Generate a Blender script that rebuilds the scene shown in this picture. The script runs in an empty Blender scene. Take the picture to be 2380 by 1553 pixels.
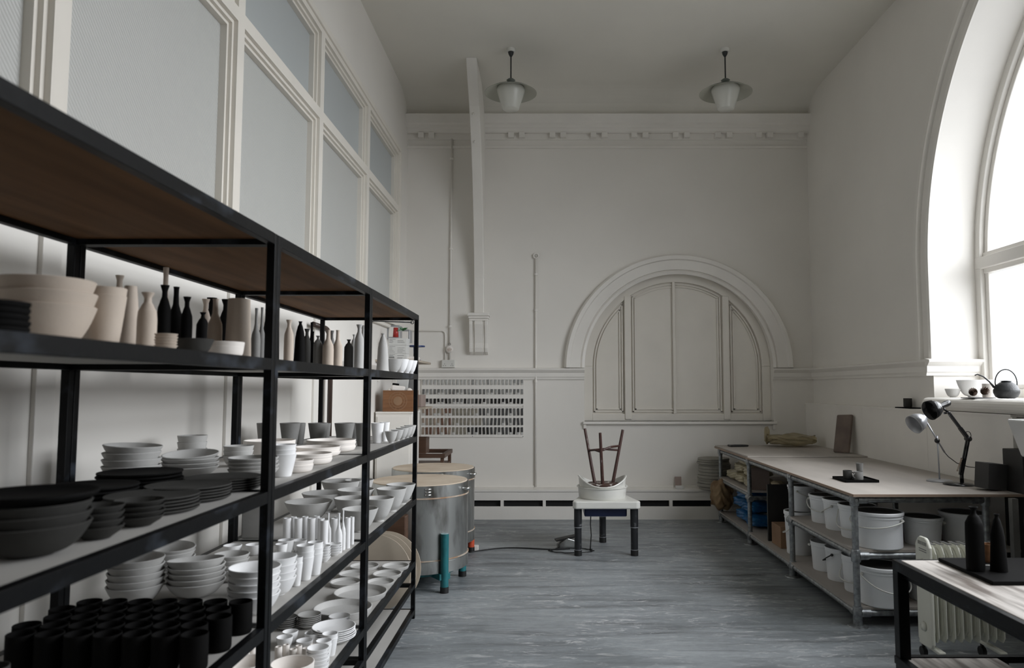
import bpy, bmesh, math, random
from mathutils import Vector, Matrix
random.seed(7)
S = bpy.context.scene
C = S.collection
PI = math.pi
# ------------------------------------------------------------------ camera
FPX, VX, VY, PITCH, EYE = 1690.0, 1269.0, 902.0, math.radians(4.2), 1.55
cp, sp = math.cos(PITCH), math.sin(PITCH)
CY = VY - FPX * math.tan(PITCH)
cam = bpy.data.cameras.new('camera')
cam.sensor_width = 36.0
cam.lens = FPX / 2380 * 36.0
cam.shift_x = -(VX - 1190) / 2380
cam.shift_y = (CY - 776.5) / 2380
cam.clip_start = 0.05
cam.dof.use_dof = True
cam.dof.focus_distance = 6.0
cam.dof.aperture_fstop = 3.4
cam_o = bpy.data.objects.new('camera', cam)
cam_o.location = (0, 0, EYE)
cam_o.rotation_euler = (PI / 2 + PITCH, 0, 0)
C.objects.link(cam_o)
S.camera = cam_o
# ------------------------------------------------------------------ sky, daylight, exposure
W = bpy.data.worlds.new('sky'); S.world = W; W.use_nodes = True
bg = W.node_tree.nodes['Background']
bg.inputs[0].default_value = (0.985, 0.985, 1.0, 1)
# hazy sky, brightest low in the direction of a veiled sun
_nt = W.node_tree; _tc = _nt.nodes.new('ShaderNodeTexCoord'); _dot = _nt.nodes.new('ShaderNodeVectorMath'); _dot.operation = 'DOT_PRODUCT'
_dot.inputs[1].default_value = Vector((.88, -.26, .46)).normalized()
_nt.links.new(_tc.outputs['Generated'], _dot.inputs[0])
_mr = _nt.nodes.new('ShaderNodeMapRange'); _mr.interpolation_type = 'SMOOTHSTEP'
for _i, _v in ((1, .55), (2, 1.0), (3, 3.8), (4, 12.0)): _mr.inputs[_i].default_value = _v
_nt.links.new(_dot.outputs['Value'], _mr.inputs[0]); # darker buildings and ground below the horizon
_sz = _nt.nodes.new('ShaderNodeSeparateXYZ'); _nt.links.new(_tc.outputs['Generated'], _sz.inputs[0])
_gr = _nt.nodes.new('ShaderNodeMapRange'); _gr.interpolation_type = 'SMOOTHSTEP'
for _i, _v in ((1, -.08), (2, .10), (3, .34), (4, 1.0)): _gr.inputs[_i].default_value = _v
_nt.links.new(_sz.outputs['Z'], _gr.inputs[0])
_mu = _nt.nodes.new('ShaderNodeMath'); _mu.operation = 'MULTIPLY'
_nt.links.new(_mr.outputs[0], _mu.inputs[0]); _nt.links.new(_gr.outputs[0], _mu.inputs[1]); _nt.links.new(_mu.outputs[0], bg.inputs[1])
S.view_settings.view_transform = 'Standard'
S.view_settings.look = 'None'
S.view_settings.exposure = 0.15
S.view_settings.gamma = 1.0
S.view_settings.use_curve_mapping = False
S.cycles.use_denoising = True
S.cycles.max_bounces = 10
S.cycles.diffuse_bounces = 6
S.cycles.sample_clamp_indirect = 6
# room
BACK, LEFT, RIGHT, CEIL, NEAR = 9.0, -1.75, 3.3, 5.2, -5.2
WIN_Y, WIN_Z, WIN_R, WIN_SILL, GLASS_X = 3.65, 2.57, 2.55, 1.37, 3.75
def portal(y):
    l = bpy.data.lights.new('window_portal', 'AREA'); l.shape = 'RECTANGLE'
    l.size = 3.8; l.size_y = 5.1; l.cycles.is_portal = True
    o = bpy.data.objects.new('window_portal', l); C.objects.link(o)
    o.location = (GLASS_X + .14, y, 3.25); o.rotation_euler = (0, PI / 2, 0)
    return o
portal(WIN_Y)

# ------------------------------------------------------------------ pixel rays onto real planes of the room
def ray(px, py):
    a = (px - VX) / FPX; b = -(py - CY) / FPX
    return a, cp - b * sp, sp + b * cp
def onz(px, py, z):
    r = ray(px, py); t = (z - EYE) / r[2]; return t * r[0], t * r[1]
def onx(px, py, x):
    r = ray(px, py); t = x / r[0]; return t * r[1], EYE + t * r[2]
def ony(px, py, y):
    r = ray(px, py); t = y / r[1]; return t * r[0], EYE + t * r[2]
# ------------------------------------------------------------------ materials
def mat(name, col, rough=.6, metal=0., var=.08, scale=6., bump=0., col2=None, stretch=(1, 1, 1), detail=4., bscale=None, thr=None, spec=.5):
    m = bpy.data.materials.new(name); m.use_nodes = True
    nt = m.node_tree; b = nt.nodes['Principled BSDF']
    b.inputs['Roughness'].default_value = rough; b.inputs['Metallic'].default_value = metal
    b.inputs['Specular IOR Level'].default_value = spec
    tc = nt.nodes.new('ShaderNodeTexCoord'); mp = nt.nodes.new('ShaderNodeMapping')
    mp.inputs['Scale'].default_value = stretch
    nt.links.new(tc.outputs['Object'], mp.inputs[0])
    n = nt.nodes.new('ShaderNodeTexNoise'); n.inputs['Scale'].default_value = scale; n.inputs['Detail'].default_value = detail
    nt.links.new(mp.outputs[0], n.inputs['Vector'])
    r = nt.nodes.new('ShaderNodeValToRGB')
    c2 = col2 if col2 else tuple(c * (1 - var) for c in col); c1 = col if col2 else tuple(min(1, c * (1 + var)) for c in col)
    lo, hi = thr if thr else (.3, .7)
    r.color_ramp.elements[0].position = lo; r.color_ramp.elements[1].position = hi
    r.color_ramp.elements[0].color = (*c2, 1); r.color_ramp.elements[1].color = (*c1, 1)
    nt.links.new(n.outputs['Fac'], r.inputs[0]); nt.links.new(r.outputs[0], b.inputs['Base Color'])
    if bump:
        n2 = nt.nodes.new('ShaderNodeTexNoise'); n2.inputs['Scale'].default_value = bscale or scale * 4; n2.inputs['Detail'].default_value = 5
        nt.links.new(mp.outputs[0], n2.inputs['Vector'])
        bp = nt.nodes.new('ShaderNodeBump'); bp.inputs['Strength'].default_value = bump; bp.inputs['Distance'].default_value = .01
        nt.links.new(n2.outputs['Fac'], bp.inputs['Height']); nt.links.new(bp.outputs[0], b.inputs['Normal'])
    return m
M = {}
M['wall'] = mat('white_wall_paint', (.775, .75, .705), .55, var=.035, scale=.9, bump=.12, bscale=5)
M['trim'] = mat('white_gloss_paint', (.79, .765, .72), .42, var=.03, scale=3, bump=.08, bscale=20)
M['creamtrim'] = mat('cream_joinery_paint', (.765, .73, .665), .4, var=.03, scale=3, bump=.05, bscale=15)
M['ceiling'] = mat('ceiling_paint', (.74, .72, .66), .8, var=.05, scale=.7, bump=.05)
M['white'] = mat('white_bisque_clay', (.80, .80, .80), .7, var=.04, scale=9, bump=.05, bscale=60)
M['cream'] = mat('cream_clay', (.54, .46, .385), .75, var=.07, scale=8, bump=.08, bscale=60)
M['ivory'] = mat('ivory_porcelain_clay', (.80, .755, .71), .65, var=.04, scale=8, bump=.05, bscale=60)
M['grey'] = mat('pale_grey_clay', (.46, .455, .44), .75, var=.1, scale=7, bump=.08, bscale=60)
M['mid'] = mat('mid_grey_clay', (.20, .197, .188), .75, var=.15, scale=7, bump=.1, bscale=60)
M['dark'] = mat('dark_grey_clay', (.045, .044, .041), .8, spec=.2, var=.2, scale=7, bump=.1, bscale=60)
M['black'] = mat('black_clay', (.004, .0038, .0037), .75, spec=.10, var=.2, scale=9, bump=.06, bscale=60)
M['iron'] = mat('black_steel_with_sheen', (.003, .0034, .004), .42, spec=.16, var=.3, scale=9, col2=(.030, .036, .046), thr=(.30, .44), stretch=(1, .5, 1), bump=.1)  # slate-blue patches put the rails' highlight, with some wear, into the colour
M['board'] = mat('dusty_shelf_board', (.52, .505, .48), .75, col2=(.40, .39, .37), scale=2.5, stretch=(1, .6, 1), bump=.05)
M['under'] = mat('brown_plywood', (.21, .105, .045), .7, spec=.2, col2=(.13, .064, .026), scale=2.2, stretch=(6, .6, 1), bump=.05)
M['galv'] = mat('galvanised_tube', (.42, .44, .45), .42, .8, col2=(.20, .21, .22), scale=35, bump=.1)
M['bench'] = mat('dusty_plywood_top', (.50, .46, .42), .6, col2=(.30, .275, .25), scale=1.3, stretch=(1.6, .5, 1), bump=.04, detail=8)
M['plyedge'] = mat('plywood_edge', (.36, .27, .21), .7, col2=(.24, .17, .12), scale=6, stretch=(.3, .3, 40))
M['bucket'] = mat('white_bucket_plastic', (.86, .88, .90), .38, var=.04, scale=5)
M['lid'] = mat('dusty_dark_lid', (.05, .048, .045), .35, var=.3, scale=10)
M['steel'] = mat('stained_stainless_steel', (.40, .41, .40), .36, .85, col2=(.09, .085, .075), scale=2.6, stretch=(2.2, 2.2, .7), thr=(.38, .56), detail=7, bump=.12, bscale=4)
M['chrome'] = mat('bright_metal', (.7, .7, .69), .25, 1., var=.05)
M['brick'] = mat('kiln_lid_brick', (.60, .52, .42), .85, col2=(.45, .36, .27), scale=3.5, bump=.1)
M['rust'] = mat('rusty_seam', (.30, .17, .09), .7, col2=(.45, .40, .34), scale=12)
M['teal'] = mat('teal_paint', (.012, .13, .145), .4, var=.2, scale=20, bump=.05)
M['rubber'] = mat('black_rubber', (.008, .008, .008), .55, var=.2)
M['wood'] = mat('orange_brown_wood', (.25, .115, .048), .55, col2=(.16, .068, .027), scale=4, stretch=(1, 1, 9), bump=.08)
M['darkwood'] = mat('dark_brown_wood', (.10, .052, .030), .5, col2=(.055, .028, .016), scale=4, stretch=(1, 1, 7), bump=.08)
M['pipe'] = mat('dark_brown_pipe', (.035, .02, .014), .45, var=.2)
M['palewood'] = mat('pale_plywood', (.48, .42, .34), .65, col2=(.38, .32, .25), scale=3, stretch=(1, 1, 6), bump=.04)
M['stool'] = mat('dark_red_brown_stool_wood', (.050, .019, .014), .5, col2=(.17, .14, .13), scale=26, thr=(.30, .42), stretch=(1, 1, .4), bump=.1)
M['splat'] = mat('clay_splattered_wood', (.06, .03, .022), .55, col2=(.5, .48, .45), scale=24, thr=(.36, .48), bump=.2)
M['plastic'] = mat('ivory_white_plastic', (.66, .655, .615), .32, var=.03)
M['wheelleg'] = mat('black_wheel_leg', (.012, .013, .015), .4, col2=(.12, .125, .13), scale=16, thr=(.28, .40))
M['navy'] = mat('navy_housing', (.010, .018, .075), .35, var=.2)
M['blue'] = mat('blue_painted_iron', (.010, .035, .15), .4, var=.15)
M['bluebag'] = mat('blue_plastic_bag', (.015, .14, .34), .3, col2=(.01, .07, .2), scale=14, bump=.5, bscale=20)
M['claybag'] = mat('clay_in_clear_bags', (.52, .47, .33), .3, col2=(.36, .31, .20), scale=8, bump=.6, bscale=14)
M['paper'] = mat('brown_paper', (.30, .21, .11), .7, col2=(.17, .10, .05), scale=8, bump=.6, bscale=12)
M['yellow'] = mat('yellowed_clear_plastic', (.40, .34, .21), .3, col2=(.30, .25, .16), scale=7, bump=.8, bscale=9)
M['card'] = mat('brown_cardboard', (.27, .16, .09), .75, var=.12, scale=5)
M['pinkcard'] = mat('dusty_pink_board', (.32, .25, .22), .75, var=.1)
M['label'] = mat('white_carton', (.62, .62, .60), .6, var=.03)
M['ink'] = mat('dark_print', (.05, .05, .05), .7, var=.1)
M['red'] = mat('red_plastic', (.35, .025, .02), .4, var=.1)
M['orange'] = mat('orange_red_paint', (.50, .075, .03), .45, var=.15)
M['green'] = mat('green_leaf_plastic', (.02, .12, .03), .5, var=.2)
M['lampgreen'] = mat('grey_green_enamel', (.13, .15, .13), .4, var=.1)
M['opal'] = mat('opal_glass', (.62, .62, .57), .25, var=.02)
M['shadein'] = mat('white_enamel', (.42, .42, .36), .35, var=.05)
M['silver'] = mat('silver_grey_paint', (.40, .41, .43), .3, .5, var=.05)
M['gloss'] = mat('gloss_black_enamel', (.012, .012, .013), .18, var=.1)
M['iron2'] = mat('cast_iron', (.022, .024, .026), .5, col2=(.012, .013, .014), scale=30, bump=.2)
M['cone'] = mat('pine_cone_scales', (.065, .038, .024), .8, var=.4, scale=30)
M['radiator'] = mat('cream_enamel_radiator', (.72, .72, .64), .35, var=.04)
M['desktop'] = mat('white_washed_oak', (.60, .56, .52), .5, col2=(.17, .14, .12), scale=3.2, stretch=(7, .7, 1), thr=(.33, .55), bump=.06, detail=8)
M['conc'] = mat('grey_drum', (.26, .28, .27), .6, var=.15, scale=4)
M['darkpanel'] = mat('near_black_panel', (.022, .021, .020), .6, var=.2)  # standing board, and the boxes added to darken the sink corner
M['ceramic'] = mat('white_glazed_fireclay', (.68, .68, .67), .15, var=.02)
M['slab'] = mat('worn_brown_board', (.20, .155, .125), .7, col2=(.12, .09, .075), scale=6, bump=.1)
M['bat'] = mat('grey_plaster_bat', (.30, .285, .25), .8, var=.12, scale=7, bump=.1)
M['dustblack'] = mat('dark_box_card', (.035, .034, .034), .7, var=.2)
M['slot'] = mat('black_grille', (.006, .006, .006), .8, var=.2)

# floor: blue-grey painted boards with scuffs
def floor_mat():
    m = bpy.data.materials.new('worn_blue_grey_floor'); m.use_nodes = True
    nt = m.node_tree; b = nt.nodes['Principled BSDF']; L = nt.links.new
    tc = nt.nodes.new('ShaderNodeTexCoord')
    def noise(scale, det, st, rough=.55, dist=0):
        mp = nt.nodes.new('ShaderNodeMapping'); mp.inputs['Scale'].default_value = st; L(tc.outputs['Object'], mp.inputs[0])
        n = nt.nodes.new('ShaderNodeTexNoise'); n.inputs['Scale'].default_value = scale; n.inputs['Detail'].default_value = det
        n.inputs['Roughness'].default_value = rough; n.inputs['Distortion'].default_value = dist
        L(mp.outputs[0], n.inputs['Vector']); return n
    def ramp(n, stops):
        r = nt.nodes.new('ShaderNodeValToRGB'); e = r.color_ramp.elements
        e[0].position, e[0].color = stops[0][0], (*stops[0][1], 1); e[1].position, e[1].color = stops[-1][0], (*stops[-1][1], 1)
        for p_, c_ in stops[1:-1]:
            k = e.new(p_); k.color = (*c_, 1)
        L(n.outputs['Fac'], r.inputs[0]); return r
    def mix(kind, fac, a, c):
        x = nt.nodes.new('ShaderNodeMix'); x.data_type = 'RGBA'; x.blend_type = kind
        if isinstance(fac, float): x.inputs[0].default_value = fac
        else: L(fac, x.inputs[0])
        L(a, x.inputs[6])
        if isinstance(c, tuple): x.inputs[7].default_value = (*c, 1)
        else: L(c, x.inputs[7])
        return x.outputs[2]
    base = ramp(noise(.8, 4, (1, 1.6, 1)), [(.3, (.18, .20, .212)), (.7, (.29, .312, .325))])
    band = ramp(noise(2.2, 5, (.45, 3.4, 1), .6, .5), [(.30, (.50, .50, .50)), (.48, (.95, .95, .95)), (.75, (1.3, 1.3, 1.3))])
    c = mix('MULTIPLY', 1.0, base.outputs[0], band.outputs[0])
    scuff = ramp(noise(9, 9, (.6, 2.0, 1), .72, 1.2), [(.53, (0, 0, 0)), (.64, (1, 1, 1))])
    patch = ramp(noise(1.7, 3, (1, 1, 1)), [(.36, (.1, .1, .1)), (.62, (1, 1, 1))])
    f = mix('MULTIPLY', 1.0, scuff.outputs[0], patch.outputs[0])
    c = mix('MIX', f, c, (.50, .51, .515))
    fine = ramp(noise(40, 6, (.4, 1.2, 1), .7), [(.35, (.82, .82, .82)), (.7, (1.15, 1.15, 1.15))])
    c = mix('MULTIPLY', .8, c, fine.outputs[0])
    L(c, b.inputs['Base Color'])
    rr = nt.nodes.new('ShaderNodeMapRange'); rr.inputs['To Min'].default_value = .32; rr.inputs['To Max'].default_value = .62
    nn = noise(5, 5, (1, 2, 1)); L(nn.outputs['Fac'], rr.inputs[0]); L(rr.outputs[0], b.inputs['Roughness'])
    bp = nt.nodes.new('ShaderNodeBump'); bp.inputs['Strength'].default_value = .25; bp.inputs['Distance'].default_value = .01
    L(nn.outputs['Fac'], bp.inputs['Height']); L(bp.outputs[0], b.inputs['Normal'])
    return m
M['floor'] = floor_mat()
def frosted(name, col, ribs, trans):
    m = bpy.data.materials.new(name); m.use_nodes = True
    nt = m.node_tree; L = nt.links.new; out = nt.nodes['Material Output']; b = nt.nodes['Principled BSDF']
    b.inputs['Base Color'].default_value = (*col, 1); b.inputs['Roughness'].default_value = .35
    tr = nt.nodes.new('ShaderNodeBsdfTranslucent'); tr.inputs[0].default_value = (.84, .88, .87, 1)
    mx = nt.nodes.new('ShaderNodeMixShader'); mx.inputs[0].default_value = trans
    tc = nt.nodes.new('ShaderNodeTexCoord')
    if ribs:
        w = nt.nodes.new('ShaderNodeTexWave'); w.inputs['Scale'].default_value = ribs; w.inputs['Distortion'].default_value = .3
        w.bands_direction = 'DIAGONAL'
        L(tc.outputs['Object'], w.inputs['Vector'])
        bp = nt.nodes.new('ShaderNodeBump'); bp.inputs['Strength'].default_value = .5; bp.inputs['Distance'].default_value = .004
        L(w.outputs['Fac'], bp.inputs['Height']); L(bp.outputs[0], b.inputs['Normal'])
    n = nt.nodes.new('ShaderNodeTexNoise'); n.inputs['Scale'].default_value = 1.3
    L(tc.outputs['Object'], n.inputs['Vector'])
    r = nt.nodes.new('ShaderNodeMapRange'); r.inputs['To Min'].default_value = trans * .75; r.inputs['To Max'].default_value = trans * 1.25
    L(n.outputs['Fac'], r.inputs[0]); L(r.outputs[0], mx.inputs[0])
    L(b.outputs[0], mx.inputs[1]); L(tr.outputs[0], mx.inputs[2]); L(mx.outputs[0], out.inputs[0])
    return m
M['ribbed'] = frosted('reeded_frosted_glass', (.50, .50, .48), 26, .125)
M['frost'] = frosted('frosted_glass', (.42, .445, .45), 0, .115)
def clear_glass():
    m = bpy.data.materials.new('window_glass'); m.use_nodes = True
    nt = m.node_tree; L = nt.links.new; out = nt.nodes['Material Output']; b = nt.nodes['Principled BSDF']
    b.inputs['Base Color'].default_value = (.8, .85, .9, 1); b.inputs['Roughness'].default_value = .1
    t = nt.nodes.new('ShaderNodeBsdfTransparent'); t.inputs[0].default_value = (.97, .985, 1, 1)
    mx = nt.nodes.new('ShaderNodeMixShader'); mx.inputs[0].default_value = .93
    L(b.outputs[0], mx.inputs[1]); L(t.outputs[0], mx.inputs[2]); L(mx.outputs[0], out.inputs[0])
    return m
M['glass'] = clear_glass()
def film():
    m = M['yellow'].copy(); m.name = 'yellowish_plastic_film'; nt = m.node_tree; out = nt.nodes['Material Output']; b = nt.nodes['Principled BSDF']
    t = nt.nodes.new('ShaderNodeBsdfTransparent'); t.inputs[0].default_value = (.97, .94, .82, 1); mx = nt.nodes.new('ShaderNodeMixShader'); mx.inputs[0].default_value = .45
    nt.links.new(b.outputs[0], mx.inputs[1]); nt.links.new(t.outputs[0], mx.inputs[2]); nt.links.new(mx.outputs[0], out.inputs[0]); return m
M['film'] = film()

# ------------------------------------------------------------------ mesh builders (each adds to a bmesh)
def nb(): return bmesh.new()
def box(bm, x0, x1, y0, y1, z0, z1, mi=0):
    v = [bm.verts.new((x, y, z)) for z in (z0, z1) for y in (y0, y1) for x in (x0, x1)]
    for f in ((0, 2, 3, 1), (4, 5, 7, 6), (0, 1, 5, 4), (2, 6, 7, 3), (0, 4, 6, 2), (1, 3, 7, 5)):
        bm.faces.new([v[i] for i in f]).material_index = mi
def prism(bm, pts, a0, a1, axis='y', mi=0):
    """polygon pts in the plane across `axis`, extruded a0..a1"""
    def P(p, a):
        return {'y': (p[0], a, p[1]), 'x': (a, p[0], p[1]), 'z': (p[0], p[1], a)}[axis]
    A = [bm.verts.new(P(p, a0)) for p in pts]; B = [bm.verts.new(P(p, a1)) for p in pts]
    n = len(pts)
    bm.faces.new(A).material_index = mi; bm.faces.new(B[::-1]).material_index = mi
    for i in range(n):
        bm.faces.new((A[i], B[i], B[(i + 1) % n], A[(i + 1) % n])).material_index = mi
def lathe(bm, prof, cx=0, cy=0, cz=0, seg=40, mi=0, rot=None, smooth=True):
    rings = []
    for r, z in prof:
        if r < 1e-6:
            rings.append([bm.verts.new((0, 0, z))])
        else:
            rings.append([bm.verts.new((r * math.cos(2 * PI * k / seg), r * math.sin(2 * PI * k / seg), z)) for k in range(seg)])
    for a, b in zip(rings, rings[1:]):
        for k in range(seg):
            k2 = (k + 1) % seg
            if len(a) == 1 and len(b) == 1: continue
            if len(a) == 1: f = bm.faces.new((a[0], b[k2], b[k]))
            elif len(b) == 1: f = bm.faces.new((a[k], a[k2], b[0]))
            else: f = bm.faces.new((a[k], a[k2], b[k2], b[k]))
            f.smooth = smooth; f.material_index = mi
    vs = [v for r in rings for v in r]
    if rot is not None: bmesh.ops.transform(bm, matrix=rot, verts=vs)
    bmesh.ops.translate(bm, vec=(cx, cy, cz), verts=vs)
def tube(bm, pts, r, seg=12, mi=0, caps=True):
    pts = [Vector(p) for p in pts]; rs = r if isinstance(r, (list, tuple)) else [r] * len(pts)
    rings = []; up = None
    for i, p in enumerate(pts):
        t = (pts[min(i + 1, len(pts) - 1)] - pts[max(i - 1, 0)]).normalized()
        if up is None:
            up = Vector((0, 0, 1)) if abs(t.z) < .9 else Vector((1, 0, 0))
        s = t.cross(up).normalized(); up = s.cross(t).normalized()
        rings.append([bm.verts.new(p + rs[i] * (math.cos(2 * PI * k / seg) * s + math.sin(2 * PI * k / seg) * up)) for k in range(seg)])
    for a, b in zip(rings, rings[1:]):
        for k in range(seg):
            f = bm.faces.new((a[k], a[(k + 1) % seg], b[(k + 1) % seg], b[k])); f.smooth = True; f.material_index = mi
    if caps:
        bm.faces.new(rings[0][::-1]).material_index = mi; bm.faces.new(rings[-1]).material_index = mi
def obox(bm, p, q, w, h, mi=0):
    """a square bar from p to q"""
    p, q = Vector(p), Vector(q); t = (q - p).normalized()
    up = Vector((0, 0, 1)) if abs(t.z) < .95 else Vector((0, 1, 0))
    s = t.cross(up).normalized() * w / 2; u = s.cross(t).normalized() * h / 2
    A = [bm.verts.new(p + a * s + b * u) for a, b in ((-1, -1), (1, -1), (1, 1), (-1, 1))]
    B = [bm.verts.new(q + a * s + b * u) for a, b in ((-1, -1), (1, -1), (1, 1), (-1, 1))]
    bm.faces.new(A).material_index = mi; bm.faces.new(B[::-1]).material_index = mi
    for i in range(4): bm.faces.new((A[i], B[i], B[(i + 1) % 4], A[(i + 1) % 4])).material_index = mi
def arc(cx, cz, r, a0, a1, n=40):
    return [(cx + r * math.cos(a0 + (a1 - a0) * i / n), cz + r * math.sin(a0 + (a1 - a0) * i / n)) for i in range(n + 1)]
def arcband(bm, cx, cz, r0, r1, p0, p1, axis='y', a0=0, a1=PI, n=48, prof=None):
    """curved moulding: rectangular section r0..r1 by p0..p1 swept along an arc"""
    sec = prof or [(r0, p0), (r1, p0), (r1, p1), (r0, p1)]
    rows = []
    for i in range(n + 1):
        a = a0 + (a1 - a0) * i / n
        row = []
        for r, d in sec:
            u, z = cx + r * math.cos(a), cz + r * math.sin(a)
            row.append(bm.verts.new((u, d, z) if axis == 'y' else (d, u, z)))
        rows.append(row)
    m = len(sec)
    for a, b in zip(rows, rows[1:]):
        for k in range(m):
            bm.faces.new((a[k], a[(k + 1) % m], b[(k + 1) % m], b[k]))
    bm.faces.new(rows[0]); bm.faces.new(rows[-1][::-1])
def link(name, bm, mats, parent=None, loc=(0, 0, 0), bevel=0, sub=0, sharp=None):
    bmesh.ops.recalc_face_normals(bm, faces=bm.faces)
    me = bpy.data.meshes.new(name); bm.to_mesh(me); bm.free()
    for m in (mats if isinstance(mats, (list, tuple)) else [mats]): me.materials.append(M[m] if isinstance(m, str) else m)
    o = bpy.data.objects.new(name, me); C.objects.link(o); o.location = loc
    if parent: o.parent = parent
    if sharp: me.set_sharp_from_angle(angle=math.radians(sharp))
    if bevel:
        b = o.modifiers.new('bevel', 'BEVEL'); b.width = bevel; b.segments = 2; b.limit_method = 'ANGLE'; b.angle_limit = math.radians(40)
    if sub:
        s = o.modifiers.new('sub', 'SUBSURF'); s.levels = sub; s.render_levels = sub
    return o
def tag(o, label, cat, group=None, kind=None):
    o['label'] = label; o['category'] = cat
    if group: o['group'] = group
    if kind: o['kind'] = kind
    return o
def thing(name, label, cat, loc=(0, 0, 0), rz=0, group=None):
    o = bpy.data.objects.new(name, None); o.empty_display_size = .1; C.objects.link(o)
    o.location = loc; o.rotation_euler = (0, 0, rz)
    return tag(o, label, cat, group)
def struct(name, bm, m, label=None, bevel=0):
    o = link(name, bm, m, bevel=bevel); o['kind'] = 'structure'
    if label: o['label'] = label
    return o
def B(name, m, parent, *boxes, bevel=0, mesh=None):
    bm = nb()
    for b in boxes: box(bm, *b)
    return link(name, bm, m, parent, bevel=bevel)
def profile_run(bm, prof, x0, x1, axis='x'):
    """moulding section prof [(depth,z)] swept straight along axis x or y"""
    if axis == 'x': prism(bm, prof, x0, x1, 'x')
    else: prism(bm, prof, x0, x1, 'y')

# ================================================================== ROOM
bm = nb(); box(bm, LEFT - .3, RIGHT + .5, NEAR - .2, BACK + .3, -.1, 0); struct('floor', bm, 'floor', 'worn blue-grey painted floor')
# ceiling with a cove curving down to the back wall
bm = nb()
cove = [(NEAR - .2, CEIL + .2), (NEAR - .2, CEIL), (8.45, CEIL)]
for i in range(1, 11):
    a = PI / 2 * i / 10; cove.append((8.45 + .5 * math.sin(a), CEIL - .24 * (1 - math.cos(a))))
cove += [(9.3, 4.96), (9.3, CEIL + .2)]
prism(bm, cove, LEFT - .3, RIGHT + .5, 'x'); struct('ceiling', bm, 'ceiling', 'plain plaster ceiling coved at the back')
# back wall, pierced by the blind arch recess
AX, AZ, AR, ASILL = 1.639, 1.82, 1.165, 1.14
def pierced(bm, u0, u1, z0, z1, cx, cz, r, sill, a0, a1, axis, n=40):
    lo = [(cx, z0), (cx, sill), (cx - r, sill)] + arc(cx, cz, r, PI, PI / 2, n) + [(cx, z1), (u0, z1), (u0, z0)]
    hi = [(cx, z0), (u1, z0), (u1, z1), (cx, z1)] + arc(cx, cz, r, PI / 2, 0, n) + [(cx + r, sill), (cx, sill)]
    prism(bm, lo, a0, a1, axis); prism(bm, hi, a0, a1, axis)
bm = nb(); pierced(bm, LEFT - .3, RIGHT + .5, 0, 5.1, AX, AZ, AR, ASILL, BACK, BACK + .2, 'y')
struct('wall_back', bm, 'wall')
# near wall, closing the room behind the camera
bm = nb(); box(bm, LEFT - .3, RIGHT + .5, NEAR - .2, NEAR, 0, CEIL); struct('wall_near', bm, 'wall')
# right wall pierced by the large arched window
bm = nb()
pierced(bm, 0.2, BACK + .2, 0, CEIL, WIN_Y, WIN_Z, WIN_R, WIN_SILL, RIGHT, GLASS_X + .1, 'x', 64)
box(bm, RIGHT, GLASS_X + .1, NEAR, .2, 0, CEIL)
struct('wall_right', bm, 'wall')
# left wall: solid below and above the glazed screen
LW0, LW1, LWZ0, LWZM, LWZ1 = -1.93, 8.47, 2.30, 3.66, 4.36
bm = nb()
box(bm, LEFT - .25, LEFT, NEAR, BACK, 0, LWZ0); box(bm, LEFT - .25, LEFT, NEAR, BACK, LWZ1, CEIL)
box(bm, LEFT - .25, LEFT, LW1, BACK, LWZ0, LWZ1); box(bm, LEFT - .25, LEFT, NEAR, LW0, LWZ0, LWZ1)
struct('wall_left', bm, 'wall')
# glazed screen: one window per bay
n = 7; step = (LW1 - LW0) / n
for k in range(n):
    y0, y1 = LW0 + k * step, LW0 + (k + 1) * step
    bm = nb(); fx = LEFT + .012; d = .045
    def fr(ya, yb, za, zb):
        box(bm, LEFT - .10, fx, ya, yb, za, zb)
    fr(y0, y0 + d, LWZ0, LWZ1); fr(y1 - d, y1, LWZ0, LWZ1)
    fr(y0 + d, y1 - d, LWZ0, LWZ0 + .06); fr(y0 + d, y1 - d, LWZ1 - .055, LWZ1); fr(y0 + d, y1 - d, LWZM - .04, LWZM + .04)
    # stepped beads round both lights
    for za, zb in ((LWZ0 + .06, LWZM - .04), (LWZM + .04, LWZ1 - .055)):
        for w, dep in ((.022, -.012), (.042, -.032)):
            ya, yb = y0 + d, y1 - d; a = LEFT + dep
            box(bm, LEFT - .08, a, ya, ya + w, za, zb); box(bm, LEFT - .08, a, yb - w, yb, za, zb)
            box(bm, LEFT - .08, a, ya + w, yb - w, za, za + w); box(bm, LEFT - .08, a, ya + w, yb - w, zb - w, zb)
    w = struct('window_%d' % (k + 1), bm, 'creamtrim', 'bay of the glazed screen high on the left wall')
    B('glass_pane', 'ribbed', w, (LEFT - .075, LEFT - .069, y0 + d, y1 - d, LWZ0 + .06, LWZM - .04))
    B('glass_pane', 'frost', w, (LEFT - .075, LEFT - .069, y0 + d, y1 - d, LWZM + .04, LWZ1 - .055))
# architrave round the screen
bm = nb()
box(bm, LEFT, LEFT + .03, LW0, LW1 + .05, LWZ1 - .012, LWZ1 + .045); box(bm, LEFT, LEFT + .03, LW1 - .012, LW1 + .05, LWZ0 - .04, LWZ1)
box(bm, LEFT, LEFT + .07, LW0, LW1 + .05, LWZ0 - .05, LWZ0 + .008); box(bm, LEFT, LEFT + .04, LW0, LW1 + .05, LWZ0 - .09, LWZ0 - .05)
struct('trim_1', bm, 'creamtrim', 'architrave and sill of the glazed screen', bevel=.006)
bm = nb()
for k in range(n + 1):
    y = LW0 + k * step
    box(bm, LEFT, LEFT + .018, y - .05, y + .05, 0, LWZ0 - .09)
struct('trim_11', bm, 'trim', 'upright battens on the left wall below the glazed screen', bevel=.003)
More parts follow.
